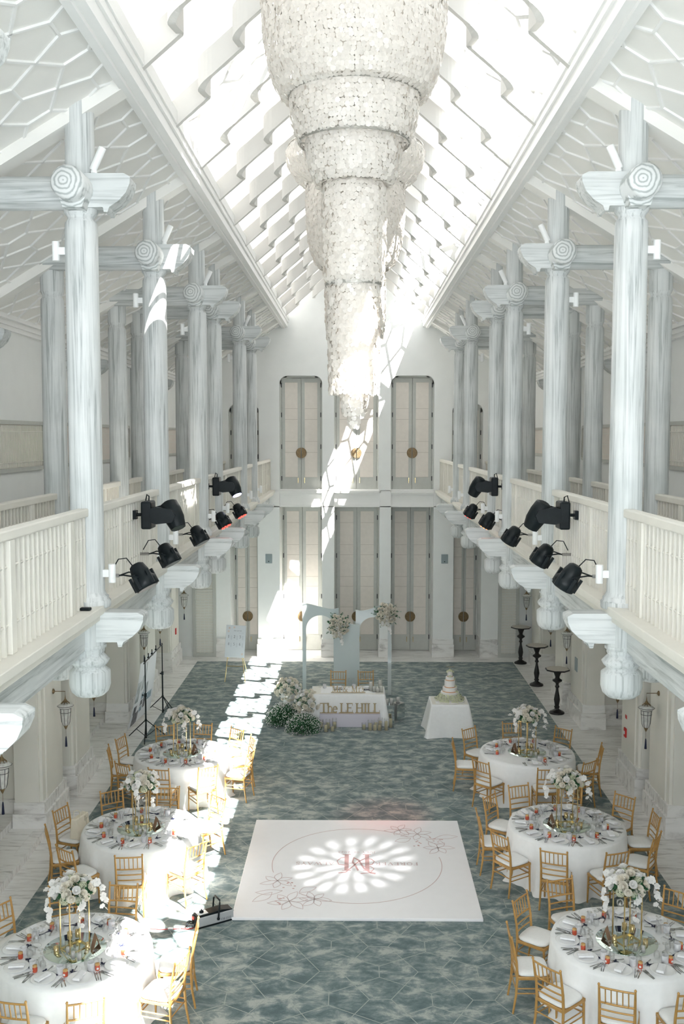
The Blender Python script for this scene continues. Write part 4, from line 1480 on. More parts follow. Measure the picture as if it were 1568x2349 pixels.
chandelier(-.01, 9.0, [
    [(.70, 10.95), (.79, 10.75), (.81, 10.50), (.79, 10.18), (.735, 9.90), (.66, 9.74), (.59, 9.70)],
    [(.575, 9.72), (.56, 9.55), (.50, 9.33), (.47, 9.31)],
    [(.435, 9.33), (.42, 9.20), (.37, 9.02), (.33, 8.95), (.27, 8.96)],
    [(.275, 8.98), (.285, 8.80), (.28, 8.40), (.268, 8.14), (.245, 8.08)],
    [(.235, 8.10), (.235, 7.80), (.23, 7.45), (.222, 7.12)],
    [(.17, 8.0), (.17, 7.5), (.16, 7.2)],
    [(.13, 7.3), (.12, 7.05), (.10, 6.93)],
    [(.07, 7.2), (.06, 6.95), (.04, 6.82)],
], [(.80, 10.60, .03), (.585, 9.70, .035), (.49, 9.31, .035), (.29, 8.96, .03), (.25, 8.08, .03)], 100,
    'nearest tiered capiz shell chandelier filling the top of the photo', 11.9)
chandelier(0.0, 12.5, [
    [(.80, 10.28), (.85, 10.20), (.83, 10.05), (.74, 9.90), (.62, 9.80)],
    [(.60, 9.84), (.61, 9.6), (.60, 9.30), (.56, 9.05), (.50, 8.88), (.42, 8.80)],
    [(.37, 8.82), (.375, 8.5), (.37, 8.2), (.35, 7.95)],
    [(.29, 8.0), (.28, 7.6)],
], [(.83, 10.26, .02), (.60, 9.80, .03), (.42, 8.80, .03)], 200, 'farther capiz shell chandelier showing behind the nearest one', 11.9)
# ================================================================ STROKE LETTERING
def arc(cx, cy_, rx, ry, a0, a1, n=12):
    return [(cx + rx * math.cos(math.radians(a0 + (a1 - a0) * k / n)), cy_ + ry * math.sin(math.radians(a0 + (a1 - a0) * k / n))) for k in range(n + 1)]
T_, N_ = .15, .055   # thick and thin
def serif(x, y, w=.16): return ([(x - w, y), (x + w, y)], .05)
GLY = {
 'T': (.82, [([(.41, .02), (.41, .97)], T_), ([(.03, .97), (.79, .97)], N_), ([(.03, .99), (.03, .76)], .045), ([(.79, .99), (.79, .76)], .045), serif(.41, .025)]),
 'h': (.64, [([(.14, .02), (.14, 1.02)], .12), (arc(.32, .42, .18, .24, 160, 0), .09), ([(.50, .42), (.50, .02)], .12), serif(.14, .025, .12), serif(.50, .025, .12), ([(.04, 1.0), (.14, 1.0)], .05)]),
 'e': (.56, [(arc(.28, .34, .21, .31, 0, 320, 20), .09), ([(.08, .37), (.48, .37)], .05)]),
 'L': (.72, [([(.18, .02), (.18, .98)], T_), ([(.04, .03), (.68, .03)], N_), ([(.67, .01), (.67, .26)], .045), serif(.18, .975)]),
 'E': (.76, [([(.18, .02), (.18, .98)], T_), ([(.04, .03), (.70, .03)], N_), ([(.04, .97), (.68, .97)], N_), ([(.18, .52), (.52, .52)], N_), ([(.69, .01), (.69, .25)], .045), ([(.67, .99), (.67, .76)], .045), ([(.52, .42), (.52, .62)], .04)]),
 'H': (.92, [([(.19, .02), (.19, .98)], T_), ([(.73, .02), (.73, .98)], T_), ([(.19, .51), (.73, .51)], N_), serif(.19, .025), serif(.19, .975), serif(.73, .025), serif(.73, .975)]),
 'I': (.44, [([(.22, .02), (.22, .98)], T_), serif(.22, .025), serif(.22, .975)]),
 'M': (1.0, [([(.16, .02), (.18, .98)], .06), ([(.18, .96), (.48, .06)], .13), ([(.48, .06), (.80, .96)], .05), ([(.82, .98), (.82, .02)], T_), serif(.16, .025, .13), serif(.82, .025, .14), ([(.04, .975), (.2, .975)], .05), ([(.8, .975), (.96, .975)], .05)]),
 'r': (.46, [([(.15, .02), (.15, .66)], .12), (arc(.33, .42, .17, .22, 150, 50), .07), serif(.15, .025, .12), ([(.04, .64), (.15, .64)], .05)]),
 's': (.46, [([(.36, .50), (.35, .60), (.22, .65), (.10, .58), (.10, .48), (.22, .38), (.34, .28), (.36, .16), (.24, .05), (.10, .08), (.07, .20)], .075)]),
 '&': (.86, [([(.80, .05), (.62, .10), (.30, .62), (.24, .78), (.32, .95), (.46, .95), (.52, .80), (.42, .64), (.18, .42), (.10, .24), (.20, .06), (.42, .03), (.62, .22), (.72, .50)], .085)]),
 'F': (.70, [([(.18, .02), (.18, .98)], T_), ([(.04, .97), (.66, .97)], N_), ([(.18, .52), (.50, .52)], N_), ([(.65, .99), (.65, .76)], .045), serif(.18, .025)]),
 'O': (.92, [(arc(.45, .5, .37, .46, 0, 360, 28), .09)]),
 'R': (.86, [([(.18, .02), (.18, .98)], T_), ([(.04, .96), (.42, .96)] + arc(.42, .74, .22, .22, 90, -90) + [(.18, .52)], .07), ([(.42, .52), (.80, .03)], .12), serif(.18, .025)]),
 'V': (.86, [([(.10, .96), (.43, .03)], .13), ([(.43, .03), (.76, .96)], .05), serif(.10, .975, .12), serif(.76, .975, .1)]),
 'A': (.88, [([(.10, .03), (.44, .97)], .05), ([(.44, .97), (.78, .03)], .13), ([(.22, .34), (.66, .34)], .05), serif(.10, .025, .1), serif(.78, .025, .12)]),
 'W': (1.2, [([(.08, .96), (.36, .03)], .12), ([(.36, .03), (.60, .90)], .05), ([(.56, .92), (.84, .03)], .12), ([(.84, .03), (1.10, .96)], .05), serif(.08, .975, .1), serif(1.10, .975, .08)]),
 'Y': (.82, [([(.08, .96), (.42, .48)], .12), ([(.42, .48), (.72, .96)], .05), ([(.42, .50), (.42, .03)], .13), serif(.42, .025), serif(.08, .975, .1), serif(.74, .975, .08)]),
 'S': (.66, [([(.54, .76), (.50, .92), (.32, .98), (.14, .90), (.12, .72), (.24, .58), (.44, .46), (.56, .30), (.52, .10), (.32, .02), (.14, .08), (.08, .26)], .10)]),
 'J': (.46, [([(.30, .98), (.30, .20), (.22, .0), (.04, -.04)], .12), serif(.30, .975)]),
 'U': (.88, [([(.18, .98), (.18, .30), (.26, .08), (.44, .02), (.62, .08), (.70, .30), (.70, .98)], .09), serif(.18, .975), serif(.70, .975, .12)]),
 '0': (.66, [(arc(.33, .5, .24, .46, 0, 360, 24), .09)]),
 '1': (.46, [([(.24, .02), (.24, .98)], .14), ([(.06, .80), (.24, .96)], .06), serif(.24, .025, .18)]),
 '2': (.62, [([(.10, .72), (.16, .90), (.30, .98), (.46, .90), (.50, .72), (.38, .46), (.10, .06)], .11), ([(.08, .06), (.54, .06), (.56, .2)], .10)]),
 '3': (.60, [([(.10, .80), (.22, .96), (.40, .94), (.46, .76), (.36, .58), (.22, .54), (.40, .50), (.50, .30), (.42, .08), (.22, .02), (.08, .14)], .10)]),
 '4': (.64, [([(.44, .02), (.44, .98)], .13), ([(.42, .96), (.06, .32), (.60, .32)], .06), serif(.44, .025, .12)]),
 '5': (.60, [([(.46, .95), (.18, .95), (.14, .56), (.32, .60), (.48, .46), (.50, .24), (.36, .04), (.18, .02), (.08, .12)], .10)]),
 '6': (.64, [([(.50, .88), (.38, .97), (.20, .82), (.10, .50), (.12, .18), (.30, .02), (.48, .10), (.54, .30), (.46, .50), (.30, .56), (.14, .42)], .10)]),
 ',': (.22, [([(.10, .06), (.06, -.14)], .09)]),
 't': (.40, [([(.20, .86), (.20, .14), (.30, .04), (.38, .08)], .09), ([(.05, .64), (.36, .64)], .05)]),
 'a': (.52, [(arc(.24, .30, .17, .26, 30, 330, 16), .08), ([(.42, .62), (.42, .04)], .09)]),
 'k': (.56, [([(.14, .02), (.14, 1.0)], .09), ([(.46, .62), (.16, .30)], .05), ([(.24, .38), (.50, .02)], .09)]),
 'o': (.54, [(arc(.27, .33, .19, .30, 0, 360, 18), .08)]),
 'u': (.58, [([(.12, .64), (.12, .18), (.24, .03), (.38, .08), (.46, .22)], .08), ([(.46, .64), (.46, .02)], .08)]),
 'y': (.52, [([(.08, .64), (.26, .10)], .08), ([(.44, .64), (.18, -.22), (.06, -.24)], .06)]),
 '-': (.40, [([(.06, .40), (.34, .40)], .08)]),
 ' ': (.34, []),
}
def stroke2d(mb, pts, w, d0, d1, f):
    """flat stroke following pts; f maps (x,y,d) to 3D"""
    k = len(pts); L = []; R = []
    P = [Vector(p) for p in pts]
    for i, p in enumerate(P):
        d = P[min(i + 1, k - 1)] - P[max(i - 1, 0)]
        if d.length < 1e-9: d = Vector((1, 0))
        d.normalize(); n = Vector((-d.y, d.x)) * w / 2
        L.append(p + n); R.append(p - n)
    vs = []
    for i in range(k):
        vs += [f(L[i].x, L[i].y, d0), f(R[i].x, R[i].y, d0), f(R[i].x, R[i].y, d1), f(L[i].x, L[i].y, d1)]
    fs = []
    for i in range(k - 1):
        for j in range(4): fs.append((i * 4 + j, i * 4 + (j + 1) % 4, (i + 1) * 4 + (j + 1) % 4, (i + 1) * 4 + j))
    fs += [(3, 2, 1, 0), tuple(range(4 * k - 4, 4 * k))]
    mb.add(vs, fs, False)
def text_width(s, h, sp=.08): return sum((GLY[c][0] + sp) * h for c in s) - sp * h
def text(mb, s, h, f, d0=0, d1=.001, x0=0, y0=0, sp=.08, bold=1.0):
    x = x0
    for c in s:
        wd, st = GLY[c]
        for pts, w in st:
            stroke2d(mb, [(x + a * h, y0 + b * h) for a, b in pts], w * h * bold, d0, d1, f)
        x += (wd + sp) * h
    return x

# ================================================================ DANCE FLOOR
t = empty('dance_floor', (0.035, 15.18, .012), 0, 'white square dance floor board with rose monogram print lying on the carpet', 'dance floor')
mb = MB(); mb.box(-1.755, 1.755, -1.78, 1.78, 0, .04); mb.obj('board', 'stageboard', t, bevel=.006)
F2 = lambda x, y, d: (-x, -y, .041 + d)      # print reads from the far side
mb = MB()
text(mb, 'FOREVER', .105, F2, x0=-.96, y0=-.05, sp=.12)
w = text_width('ALWAYS', .105, .12); text(mb, 'ALWAYS', .105, F2, x0=.96 - w, y0=-.05, sp=.12)
w = text_width('JULY 01, 2023', .07, .10); text(mb, 'JULY 01, 2023', .07, F2, x0=-w / 2, y0=-.46, sp=.10)
mb.obj('printed_words', 'rosefaint', t)
# monogram: two tall stems joined by swashes
mb = MB()
F3 = lambda x, y, d: F2(x * .95, (y - .04) * 1.55, d)
for x in (-.17, .17):
    stroke2d(mb, [(x, -.18), (x, .20)], .07, 0, .001, F3)
    stroke2d(mb, [(x - .07, -.18), (x + .07, -.18)], .012, 0, .001, F3); stroke2d(mb, [(x - .07, .20), (x + .07, .20)], .012, 0, .001, F3)
sw = lambda p, w_: stroke2d(mb, p, w_, 0, .0015, F3)
sw([(-.02, .20), (.02, .10), (.07, .0), (.05, -.10), (-.03, -.04), (-.12, .16), (-.22, .25), (-.30, .27)][::1], .03)
sw([(.30, .26), (.18, .24), (.08, .12), (-.02, .0), (-.13, -.08), (-.24, -.07), (-.29, -.01), (-.25, .06), (-.14, .07)], .018)
sw([(.14, -.11), (.26, -.10), (.33, -.02), (.30, .06), (.20, .08)], .016)
sw([(-.13, .03), (.13, .03)], .010)
sw([(-.06, .27), (-.22, .25), (-.28, .16), (-.22, .10), (-.12, .11)], .014)
mb.obj('monogram', 'rosegold', t)
mb = MB()
circ = lambda a: (1.33 * math.cos(a), 1.36 * math.sin(a) + .02)
for a0, a1 in ((math.radians(-130), math.radians(10)), (math.radians(50), math.radians(195))):
    pts = [circ(a0 + (a1 - a0) * k / 60) for k in range(61)]
    stroke2d(mb, pts, .011, 0, .001, lambda x, y, d: (x, y, .041 + d))
# lily line drawings
def petal_outline(mb, cx, cy_, ang, L, W, wid=.008):
    pts = []
    for k in range(21):
        u = k / 20
        s = u * 2 if u <= .5 else (1 - u) * 2
        side = 1 if u <= .5 else -1
        v = side * W * math.sin(PI * s) * (1 if s < 1 else 0)
        pts.append((L * s, v + .06 * L * math.sin(PI * s)))
    ca, sa = math.cos(ang), math.sin(ang)
    P = [(cx + x * ca - y * sa, cy_ + x * sa + y * ca) for x, y in pts]
    stroke2d(mb, P, wid, 0, .001, lambda x, y, d: (x, y, .041 + d))
def lily(mb, cx, cy_, R, a0, n=6):
    for k in range(n):
        petal_outline(mb, cx, cy_, a0 + 2 * PI * k / n, R * (1 if k % 2 else .85), R * .20)
for cx, cy_, R, a in ((1.02, 1.18, .30, .3), (1.32, .62, .28, 1.0), (.72, 1.34, .26, .1), (-1.20, -.62, .28, .4), (-.98, -1.28, .32, .2), (-.62, -1.22, .26, .9)):
    lily(mb, cx, cy_, R, a)
for cx, cy_, a, L in ((1.15, .95, -.6, .35), (1.3, 1.0, .2, .4), (.9, 1.0, 3.6, .3), (-1.1, -.95, 3.3, .4), (-1.25, -1.0, 4.0, .4), (-.85, -1.0, .6, .3)):
    petal_outline(mb, cx, cy_, a, L, .08)
mb.obj('printed_lines', 'rosefaint', t)
mb = MB()
rnd = random.Random(3)
for cx, cy_ in ((1.32, .96), (.98, .80), (-1.02, -.78), (-1.14, -1.30)):
    for k in range(7):
        x, y = cx + rnd.uniform(-.1, .1), cy_ + rnd.uniform(-.12, .12)
        stroke2d(mb, [(x - .015, y), (x + .015, y)], .02, 0, .001, lambda x, y, d: (x, y, .041 + d))
mb.obj('printed_buds', 'rosegold', t)

# gobo of the stage light on the floor: a real spot with a petal pattern in its beam
sd = bpy.data.lights.new('moving head beam', 'SPOT'); sd.energy = 1500; sd.spot_size = math.radians(23); sd.spot_blend = .25; sd.shadow_soft_size = .02
sd.use_nodes = True
nt = sd.node_tree
em = [n_ for n_ in nt.nodes if n_.type == 'EMISSION'][0]
tc = nt.nodes.new('ShaderNodeTexCoord')
sep = nt.nodes.new('ShaderNodeSeparateXYZ'); nt.links.new(tc.outputs['Normal'], sep.inputs[0])
def MN(op, a, b=None):
    m_ = nt.nodes.new('ShaderNodeMath'); m_.operation = op
    for i, v in enumerate((a, b)):
        if v is None: continue
        if isinstance(v, (int, float)): m_.inputs[i].default_value = v
        else: nt.links.new(v, m_.inputs[i])
    return m_.outputs[0]
gx = MN('DIVIDE', sep.outputs[0], MN('ABSOLUTE', sep.outputs[2])); gy = MN('DIVIDE', sep.outputs[1], MN('ABSOLUTE', sep.outputs[2]))
rad = MN('SQRT', MN('ADD', MN('MULTIPLY', gx, gx), MN('MULTIPLY', gy, gy)))
ang_ = MN('ARCTAN2', gy, gx)
def ringlobe(r0, w_, n_, ph):
    g = MN('SUBTRACT', 1.0, MN('DIVIDE', MN('ABSOLUTE', MN('SUBTRACT', rad, r0)), w_))
    g = MN('MAXIMUM', g, 0.0)
    l = MN('MULTIPLY_ADD' if False else 'ADD', MN('MULTIPLY', MN('COSINE', MN('ADD', MN('MULTIPLY', ang_, n_), ph)), .55), .5)
    return MN('MULTIPLY', g, MN('MAXIMUM', l, 0.0))
tot = MN('ADD', ringlobe(.107, .030, 17.0, 0.0), MN('ADD', ringlobe(.056, .032, 11.0, 1.0), MN('MULTIPLY', ringlobe(.02, .04, 5.0, 0.0), .8)))
nt.links.new(tot, em.inputs['Strength'])
sp = bpy.data.objects.new('moving head beam', sd); COL.objects.link(sp)
sp.location = (-2.12, 11.75, 5.70)
tgt = Vector((-.05, 15.12, .05)); sp.rotation_euler = (tgt - sp.location).to_track_quat('-Z', 'Y').to_euler()

rd = bpy.data.lights.new('red par beam', 'SPOT'); rd.energy = 260; rd.color = (1.0, .12, .10); rd.spot_size = math.radians(20); rd.spot_blend = 1.0; rd.shadow_soft_size = .08
rp = bpy.data.objects.new('red par beam', rd); COL.objects.link(rp); rp.location = (2.2, 19.0, 5.2)
rp.rotation_euler = (Vector((.55, 17.3, .03)) - rp.location).to_track_quat('-Z', 'Y').to_euler()

# ================================================================ SWEETHEART TABLE GROUP
def box_cloth(w, d, h, seed, hem=.05, fold=.03, n=160):
    rnd = random.Random(seed); ph = [rnd.random() * 6 for _ in range(5)]
    mb = MB()
    per = 2 * (w + d)
    def edge(u):
        s = (u % 1.0) * per
        for L, p, dr, nn in ((w, (-w / 2, -d / 2), (1, 0), (0, -1)), (d, (w / 2, -d / 2), (0, 1), (1, 0)), (w, (w / 2, d / 2), (-1, 0), (0, 1)), (d, (-w / 2, d / 2), (0, -1), (-1, 0))):
            if s <= L: 
                e = min(s, L - s)
                return p[0] + dr[0] * s, p[1] + dr[1] * s, nn, e, s
            s -= L
        return -w / 2, -d / 2, (0, -1), 0, 0
    def fn(u, v):
        x, y, nn, e, s = edge(u)
        if v <= .12: return (x * v / .12, y * v / .12, h)
        k = (v - .12) / .88
        corner = math.exp(-e / .09)
        f = fold * k * (math.sin(13 * u * per + ph[0]) * .6 + math.sin(23 * u * per + ph[1]) * .4)
        out = .012 + hem * k + f + .10 * corner * k
        cx_, cy_ = x / (w / 2), y / (d / 2)
        nx = nn[0] + corner * math.copysign(.6, x) * (abs(nn[1])); ny = nn[1] + corner * math.copysign(.6, y) * abs(nn[0])
        return (x + nx * out, y + ny * out, h * (1 - k) + .015 * k)
    mb.grid(fn, n, 16, True, True)
    return mb
tx, ty = -.16, 23.2
t = empty('head_table', (tx, ty, .013), 0, 'rectangular head table under the white cloth in front of the arches', 'table')
mb = MB(); mb.box(-.84, .84, -.36, .36, .71, .735); mb.obj('tabletop', 'cream', t)
for sx in (-1, 1):
    for sy in (-1, 1):
        mb = MB(); mb.tube([(sx * .78, sy * .31, .71), (sx * .78, sy * .31, 0)], .015, 6); mb.obj('leg', 'darkmetal', t)
o = box_cloth(1.70, .74, .75, 4, .03, .012).obj('tablecloth', 'cloth', loc=(tx, ty, 0)); tag(o, 'white cloth over the rectangular head table', 'tablecloth')
for i, (x, w_) in enumerate(((-.42, 'left'), (.28, 'right'))):
    CHAIR.put((x - .0, 24.15, .013), PI + (.05 if i else -.04), 'gold chiavari chair behind the head table, %s one of two' % w_, 'chairs at the head table')
    PLATE.put((x + .02, 23.38, .753), 0, 'white dinner plate on the head table, %s one of two' % w_, 'plates on the head table')
    NAPKIN.put((x + .02, 23.38, .76), .3, 'white folded napkin on the %s plate of the head table' % w_, 'napkins on the head table')
    FAN.put((x + .03, 23.19, .753), .1, 'navy stick on the head table in front of the %s plate' % w_, 'navy sticks on the head table')
    TUMBLER.put((x - .30, 23.36, .753), 0, 'frosted tumbler on the head table left of the %s plate' % w_, 'tumblers on the head table')
    for k in range(2):
        mb2 = None
        t = empty('champagne_flute', (x - .42 + .10 * k, 23.45, .753), 0, '%s champagne flute beside the %s plate of the head table' % (['left', 'right'][k], w_), 'glass', 'champagne flutes')
        mb = MB(); mb.lathe([(.001, .002), (.032, .003), (.004, .01), (.004, .08), (.016, .11), (.024, .16), (.024, .23)], n=16, cap=False); mb.obj('flute_glass', 'wineglass', t)
# Mr & Mrs
t = empty('table_sign', (-.155, 22.95, .755), 0, 'small gold letter sign Mr & Mrs standing on the head table', 'sign')
fz = lambda x, y, d: (x, d, y)
h = .155
W = text_width('Mr& Mrs', h, .06)
x = -W / 2
for c in 'Mr& Mrs':
    if c != ' ':
        mb = MB(); text(mb, c, h, fz, -.008, .008, x, .012); mb.obj('letter', 'goldletter', t)
    x += (GLY[c][0] + .06) * h
mb = MB(); mb.box(-W / 2 - .02, W / 2 + .02, -.012, .012, 0, .012); mb.obj('sign_base', 'goldletter', t)
# lilac box with The LE HILL
t = empty('lilac_plinth', (-.115, 22.78, .013), 0, 'low pale lilac box in front of the head table', 'plinth')
mb = MB(); mb.box(-.705, .705, -.12, .12, 0, .30); mb.obj('box_body', 'lavender', t, bevel=.006)
t = empty('letter_sign', (-.115, 22.76, .315), 0, 'large gold letter sign The LE HILL standing on the lilac box', 'sign')
h = .225
s = 'The LE HILL'
W0 = 1.40
sp_ = (W0 - sum((GLY[c][0]) * h for c in s)) / (len(s) - 1) / h
x = -W0 / 2
for c in s:
    if c != ' ':
        mb = MB(); text(mb, c, h, fz, -.012, .012, x, .012, bold=1.05); mb.obj('letter', 'goldletter', t)
    x += (GLY[c][0] + sp_) * h
mb = MB()
for a, b in ((-.70, -.30), (-.26, .09), (.12, .70)): mb.box(a, b, -.015, .015, 0, .014)
mb.obj('sign_base', 'goldletter', t)

# arches
def arch_board(x0, x1, y, h_lo, h_hi, flip, mat, label, leg=.095):
    t = empty('arch_panel', ((x0 + x1) / 2, y, .013), 0, label, 'backdrop', 'backdrop boards behind the head table')
    w = x1 - x0
    # outline built in local u from tall side (0) to low side (w)
    top = []
    for k in range(17):
        u = w * k / 16
        s = k / 16
        hh = h_hi + (h_lo - h_hi) * (.5 - .5 * math.cos(PI * min(1, s * 1.15))) + (.03 * (s - .87) / .13 if s > .87 else 0)
        top.append((u, hh))
    r = (w - leg * 2) / 2; cu, cz = leg + r, h_lo - .20 - r * .85
    inner = [(leg, 0)] + [(cu - r * math.cos(PI * k / 16), cz + r * .95 * math.sin(PI * k / 16)) for k in range(17)] + [(w - leg, 0)]
    f = (lambda u: u - w / 2) if not flip else (lambda u: w / 2 - u)
    mb = MB()
    T = .045
    # strips between outer top and inner boundary
    outer = [(0, 0)] + top + [(w, 0)]
    nO, nI = len(outer), len(inner)
    k = min(nO, nI)
    vs = []
    for d in (0, T):
        for p in outer: vs.append((f(p[0]), d, p[1]))
        for p in inner: vs.append((f(p[0]), d, p[1]))
    fs = []
    for d in (0, 1):
        o = d * (nO + nI)
        for i in range(nO - 1):
            fs.append((o + i, o + i + 1, o + nO + i + 1, o + nO + i))
    q = nO + nI
    for i in range(nO - 1): fs.append((i, i + 1, q + i + 1, q + i))
    for i in range(nI - 1): fs.append((nO + i, nO + i + 1, q + nO + i + 1, q + nO + i))
    mb.add(vs, fs)
    mb.obj('arch_board', mat, t)
    mb = MB()
    for u in (0.0, w):
        uu = f(u); a, b = sorted((uu, uu + (.02 if uu < 0 else -.02)))
        mb.box(a, b, T, T + .10, 0, 1.4)
    mb.box(min(f(0), f(leg)), max(f(0), f(leg)), T, T + .35, 0, .02)
    mb.obj('side_return', mat, t)
    return t
arch_board(-1.36, -.42, 25.5, 2.27, 2.42, False, 'archblue', 'left grey blue arch board with wavy top behind the head table')
arch_board(.02, .95, 25.55, 2.22, 2.42, True, 'pearl', 'right shiny pale grey arch board with wavy top behind the head table')
t = empty('backdrop_panel', (-.215, 25.38, .013), 0, 'plain grey blue upright middle board between the two arches', 'backdrop', 'backdrop boards behind the head table')
mb = MB()
pts = [(-.335, 0)] + [(-.335 + .67 * k / 14, 1.93 + .055 * math.cos(PI * k / 14)) for k in range(15)] + [(.335, 0)]
mb.prism(pts, 0, .05, 'y'); mb.obj('board', 'archblue', t, bevel=.005)

def cascade(loc, seed, label):
    t = empty('flower_spray', loc, 0, label, 'flowers', 'flower sprays on the arches')
    leaves_mb(170, .25, .30, seed, .09, (0, .02, 0), -.9).obj('foliage', 'leaf', t)
    rnd = random.Random(seed)
    for i in range(30):
        a = i * 2.39996; r = .24 * math.sqrt((i + .5) / 30)
        x, z = r * math.cos(a), r * 1.15 * math.sin(a)
        y = -.16 * math.sqrt(max(0, 1 - (r / .27) ** 2)) - .02
        d = Vector((x * 1.2, -.25, z * 1.2)).normalized()
        put_mesh('rose', ROSE, t, (x, y, z), d, rnd.uniform(.95, 1.35))
    orchid_spray([(0, -.16, -.05), (.03, -.18, -.20), (.08, -.14, -.33), (.10, -.10, -.50)], 34, .042, seed).obj('orchid_spray', 'whitepetal', t)
    orchid_spray([(.08, -.12, .0), (-.08, -.16, -.18), (-.10, -.12, -.28)], 16, .04, seed + 5).obj('orchid_spray', 'whitepetal', t)
    mb = MB()
    for k in range(7):
        a = rnd.uniform(0, 6.28)
        p = Vector((math.cos(a) * .25, -.05, math.sin(a) * .25)); q = p * 1.45
        mb.tube([(0, 0, 0), p, q], .003, 4)
        for j in range(5):
            c = p.lerp(q, j / 4); d = Vector((rnd.uniform(-1, 1), rnd.uniform(-1, .3), rnd.uniform(-1, 1))).normalized() * .05
            s_ = d.orthogonal().normalized() * .015
            mb.add([c, c + d * .5 + s_, c + d, c + d * .5 - s_], [(0, 1, 2, 3)], True)
    mb.obj('sprigs', 'leaf2', t)
cascade((-.42, 25.33, 1.90), 31, 'white rose spray hanging between the left arch and the middle board')
cascade((.80, 25.42, 2.18), 41, 'white rose spray hanging on the top of the right arch')

# round rose arrangements on white pedestals, gypsophila at their feet
def rose_ball(loc, hz, seed, label, ped):
    t = empty('rose_arrangement', (loc[0], loc[1], hz), 0, label, 'flowers', 'round rose arrangements')
    leaves_mb(200, .27, .24, seed, .07).obj('foliage', 'leaf2', t)
    dome(t, 52, 6, .31, .29, seed, -.75, 1.25, .8, white=.15)
    p = empty('flower_pedestal', (loc[0], loc[1], .013), 0, ped, 'pedestal', 'white flower pedestals')
    mb = MB(); mb.lathe([(.14, 0), (.13, .1), (.12, hz - .30), (.15, hz - .24), (.15, hz - .21), (.001, hz - .2)], n=24); mb.obj('column', 'whiteplastic', p)
rose_ball((-1.60, 23.55), .66, 61, 'rear ball of ivory roses left of the head table', 'white pedestal under the rear rose ball')
rose_ball((-1.13, 22.95), .52, 71, 'front ball of ivory roses left of the head table', 'white pedestal under the front rose ball')
def gyp(loc, rx, rz, seed, label):
    t = empty('gypsophila_bush', (loc[0], loc[1], .013), 0, label, 'flowers', 'gypsophila bushes')
    rnd = random.Random(seed)
    mb = MB()
    for i in range(150):
        a = rnd.uniform(0, 6.28); e = rnd.uniform(.1, 1.45); d = Vector((math.cos(a) * math.cos(e) * rx, math.sin(a) * math.cos(e) * rx, math.sin(e) * rz)) * rnd.uniform(.8, 1.12)
        mb.tube([(0, 0, .02), d * .5 + Vector((0, 0, .04)), d], .003, 3, cap=False)
    for i in range(2600):
        a = rnd.uniform(0, 6.28); e = rnd.uniform(.0, 1.5); k = rnd.uniform(.45, 1.05)
        p = Vector((math.cos(a) * math.cos(e) * rx, math.sin(a) * math.cos(e) * rx, math.sin(e) * rz)) * k + Vector((0, 0, .02))
        d = Vector((rnd.uniform(-1, 1), rnd.uniform(-1, 1), rnd.uniform(-.3, 1))).normalized() * .045
        s_ = d.orthogonal().normalized() * .012
        mb.add([p, p + d * .5 + s_, p + d, p + d * .5 - s_], [(0, 1, 2, 3)], True)
    mb.obj('foliage', 'leaf', t)
    mb = MB()
    for i in range(800):
        a = rnd.uniform(0, 6.28); e = rnd.uniform(.02, 1.5); k = rnd.uniform(.9, 1.16)
        p = Vector((math.cos(a) * math.cos(e) * rx, math.sin(a) * math.cos(e) * rx, math.sin(e) * rz)) * k + Vector((0, 0, .02))
        mb.sphere(p, rnd.uniform(.007, .012), 5, 3)
    o = mb.obj('tiny_blossoms', 'whitepetal', t); o['kind'] = 'stuff'
gyp((-1.66, 22.95), .42, .42, 81, 'rear left green bush with tiny white blossoms left of the head table')
gyp((-1.16, 22.30), .40, .38, 91, 'front green bush with tiny white blossoms left of the head table')

# candles
def candle(x, y, h, r, g, label, z=.013, mat='candle', grp='pillar candles on the carpet'):
    t = empty('pillar_candle', (x, y, z), 0, label, 'candle', grp)
    mb = MB(); mb.lathe([(.001, .004), (r, .004), (r, h), (r * .8, h + .006), (r * .5, h - .006), (.001, h - .008)], n=18); mb.tube([(0, 0, h - .01), (0, 0, h + .012)], .002, 4); mb.obj('wax', mat, t)
    mb = MB(); mb.lathe([(.001, 0), (r + .018, 0), (r + .018, g)], n=20, cap=False); mb.obj('glass_cylinder', 'wineglass', t)
CN = [(-.66, 22.30, .15, .20), (-.51, 22.35, .10, .15), (-.62, 22.55, .13, .22), (-.47, 22.57, .14, .24), (-.78, 22.60, .13, .20),
      (.21, 22.50, .10, .15), (.35, 22.42, .16, .24), (.46, 22.42, .12, .16), (.49, 22.57, .13, .20), (.57, 22.42, .12, .16), (.59, 22.60, .16, .24), (.72, 22.44, .20, .27), (.83, 22.66, .20, .27)]
CD = ['tallest front', 'short front', 'rear middle', 'rear right', 'farthest left']
for i, (x, y, h, g) in enumerate(CN):
    lab = ('ivory pillar candle in glass on the carpet left of the lilac box, %s one' % CD[i]) if i < 5 else ('ivory pillar candle in glass right of the lilac box, %s from the left' % ['first', 'second', 'third', 'fourth', 'fifth', 'sixth', 'seventh', 'eighth'][i - 5])
    candle(x, y, h, .036, g, lab)
TC = [(.44, 23.15, .20, .27), (.52, 23.05, .12, .16), (.60, 23.02, .08, .13), (.66, 23.25, .22, .28), (.67, 23.05, .13, .17)]
for i, (x, y, h, g) in enumerate(TC):
    candle(x - .06, y, h, .034, g, 'white pillar candle in glass on the head table, %s from the left' % ['first', 'second', 'third', 'fourth', 'fifth'][i], .753, 'candlewhite', 'candles on the head table')
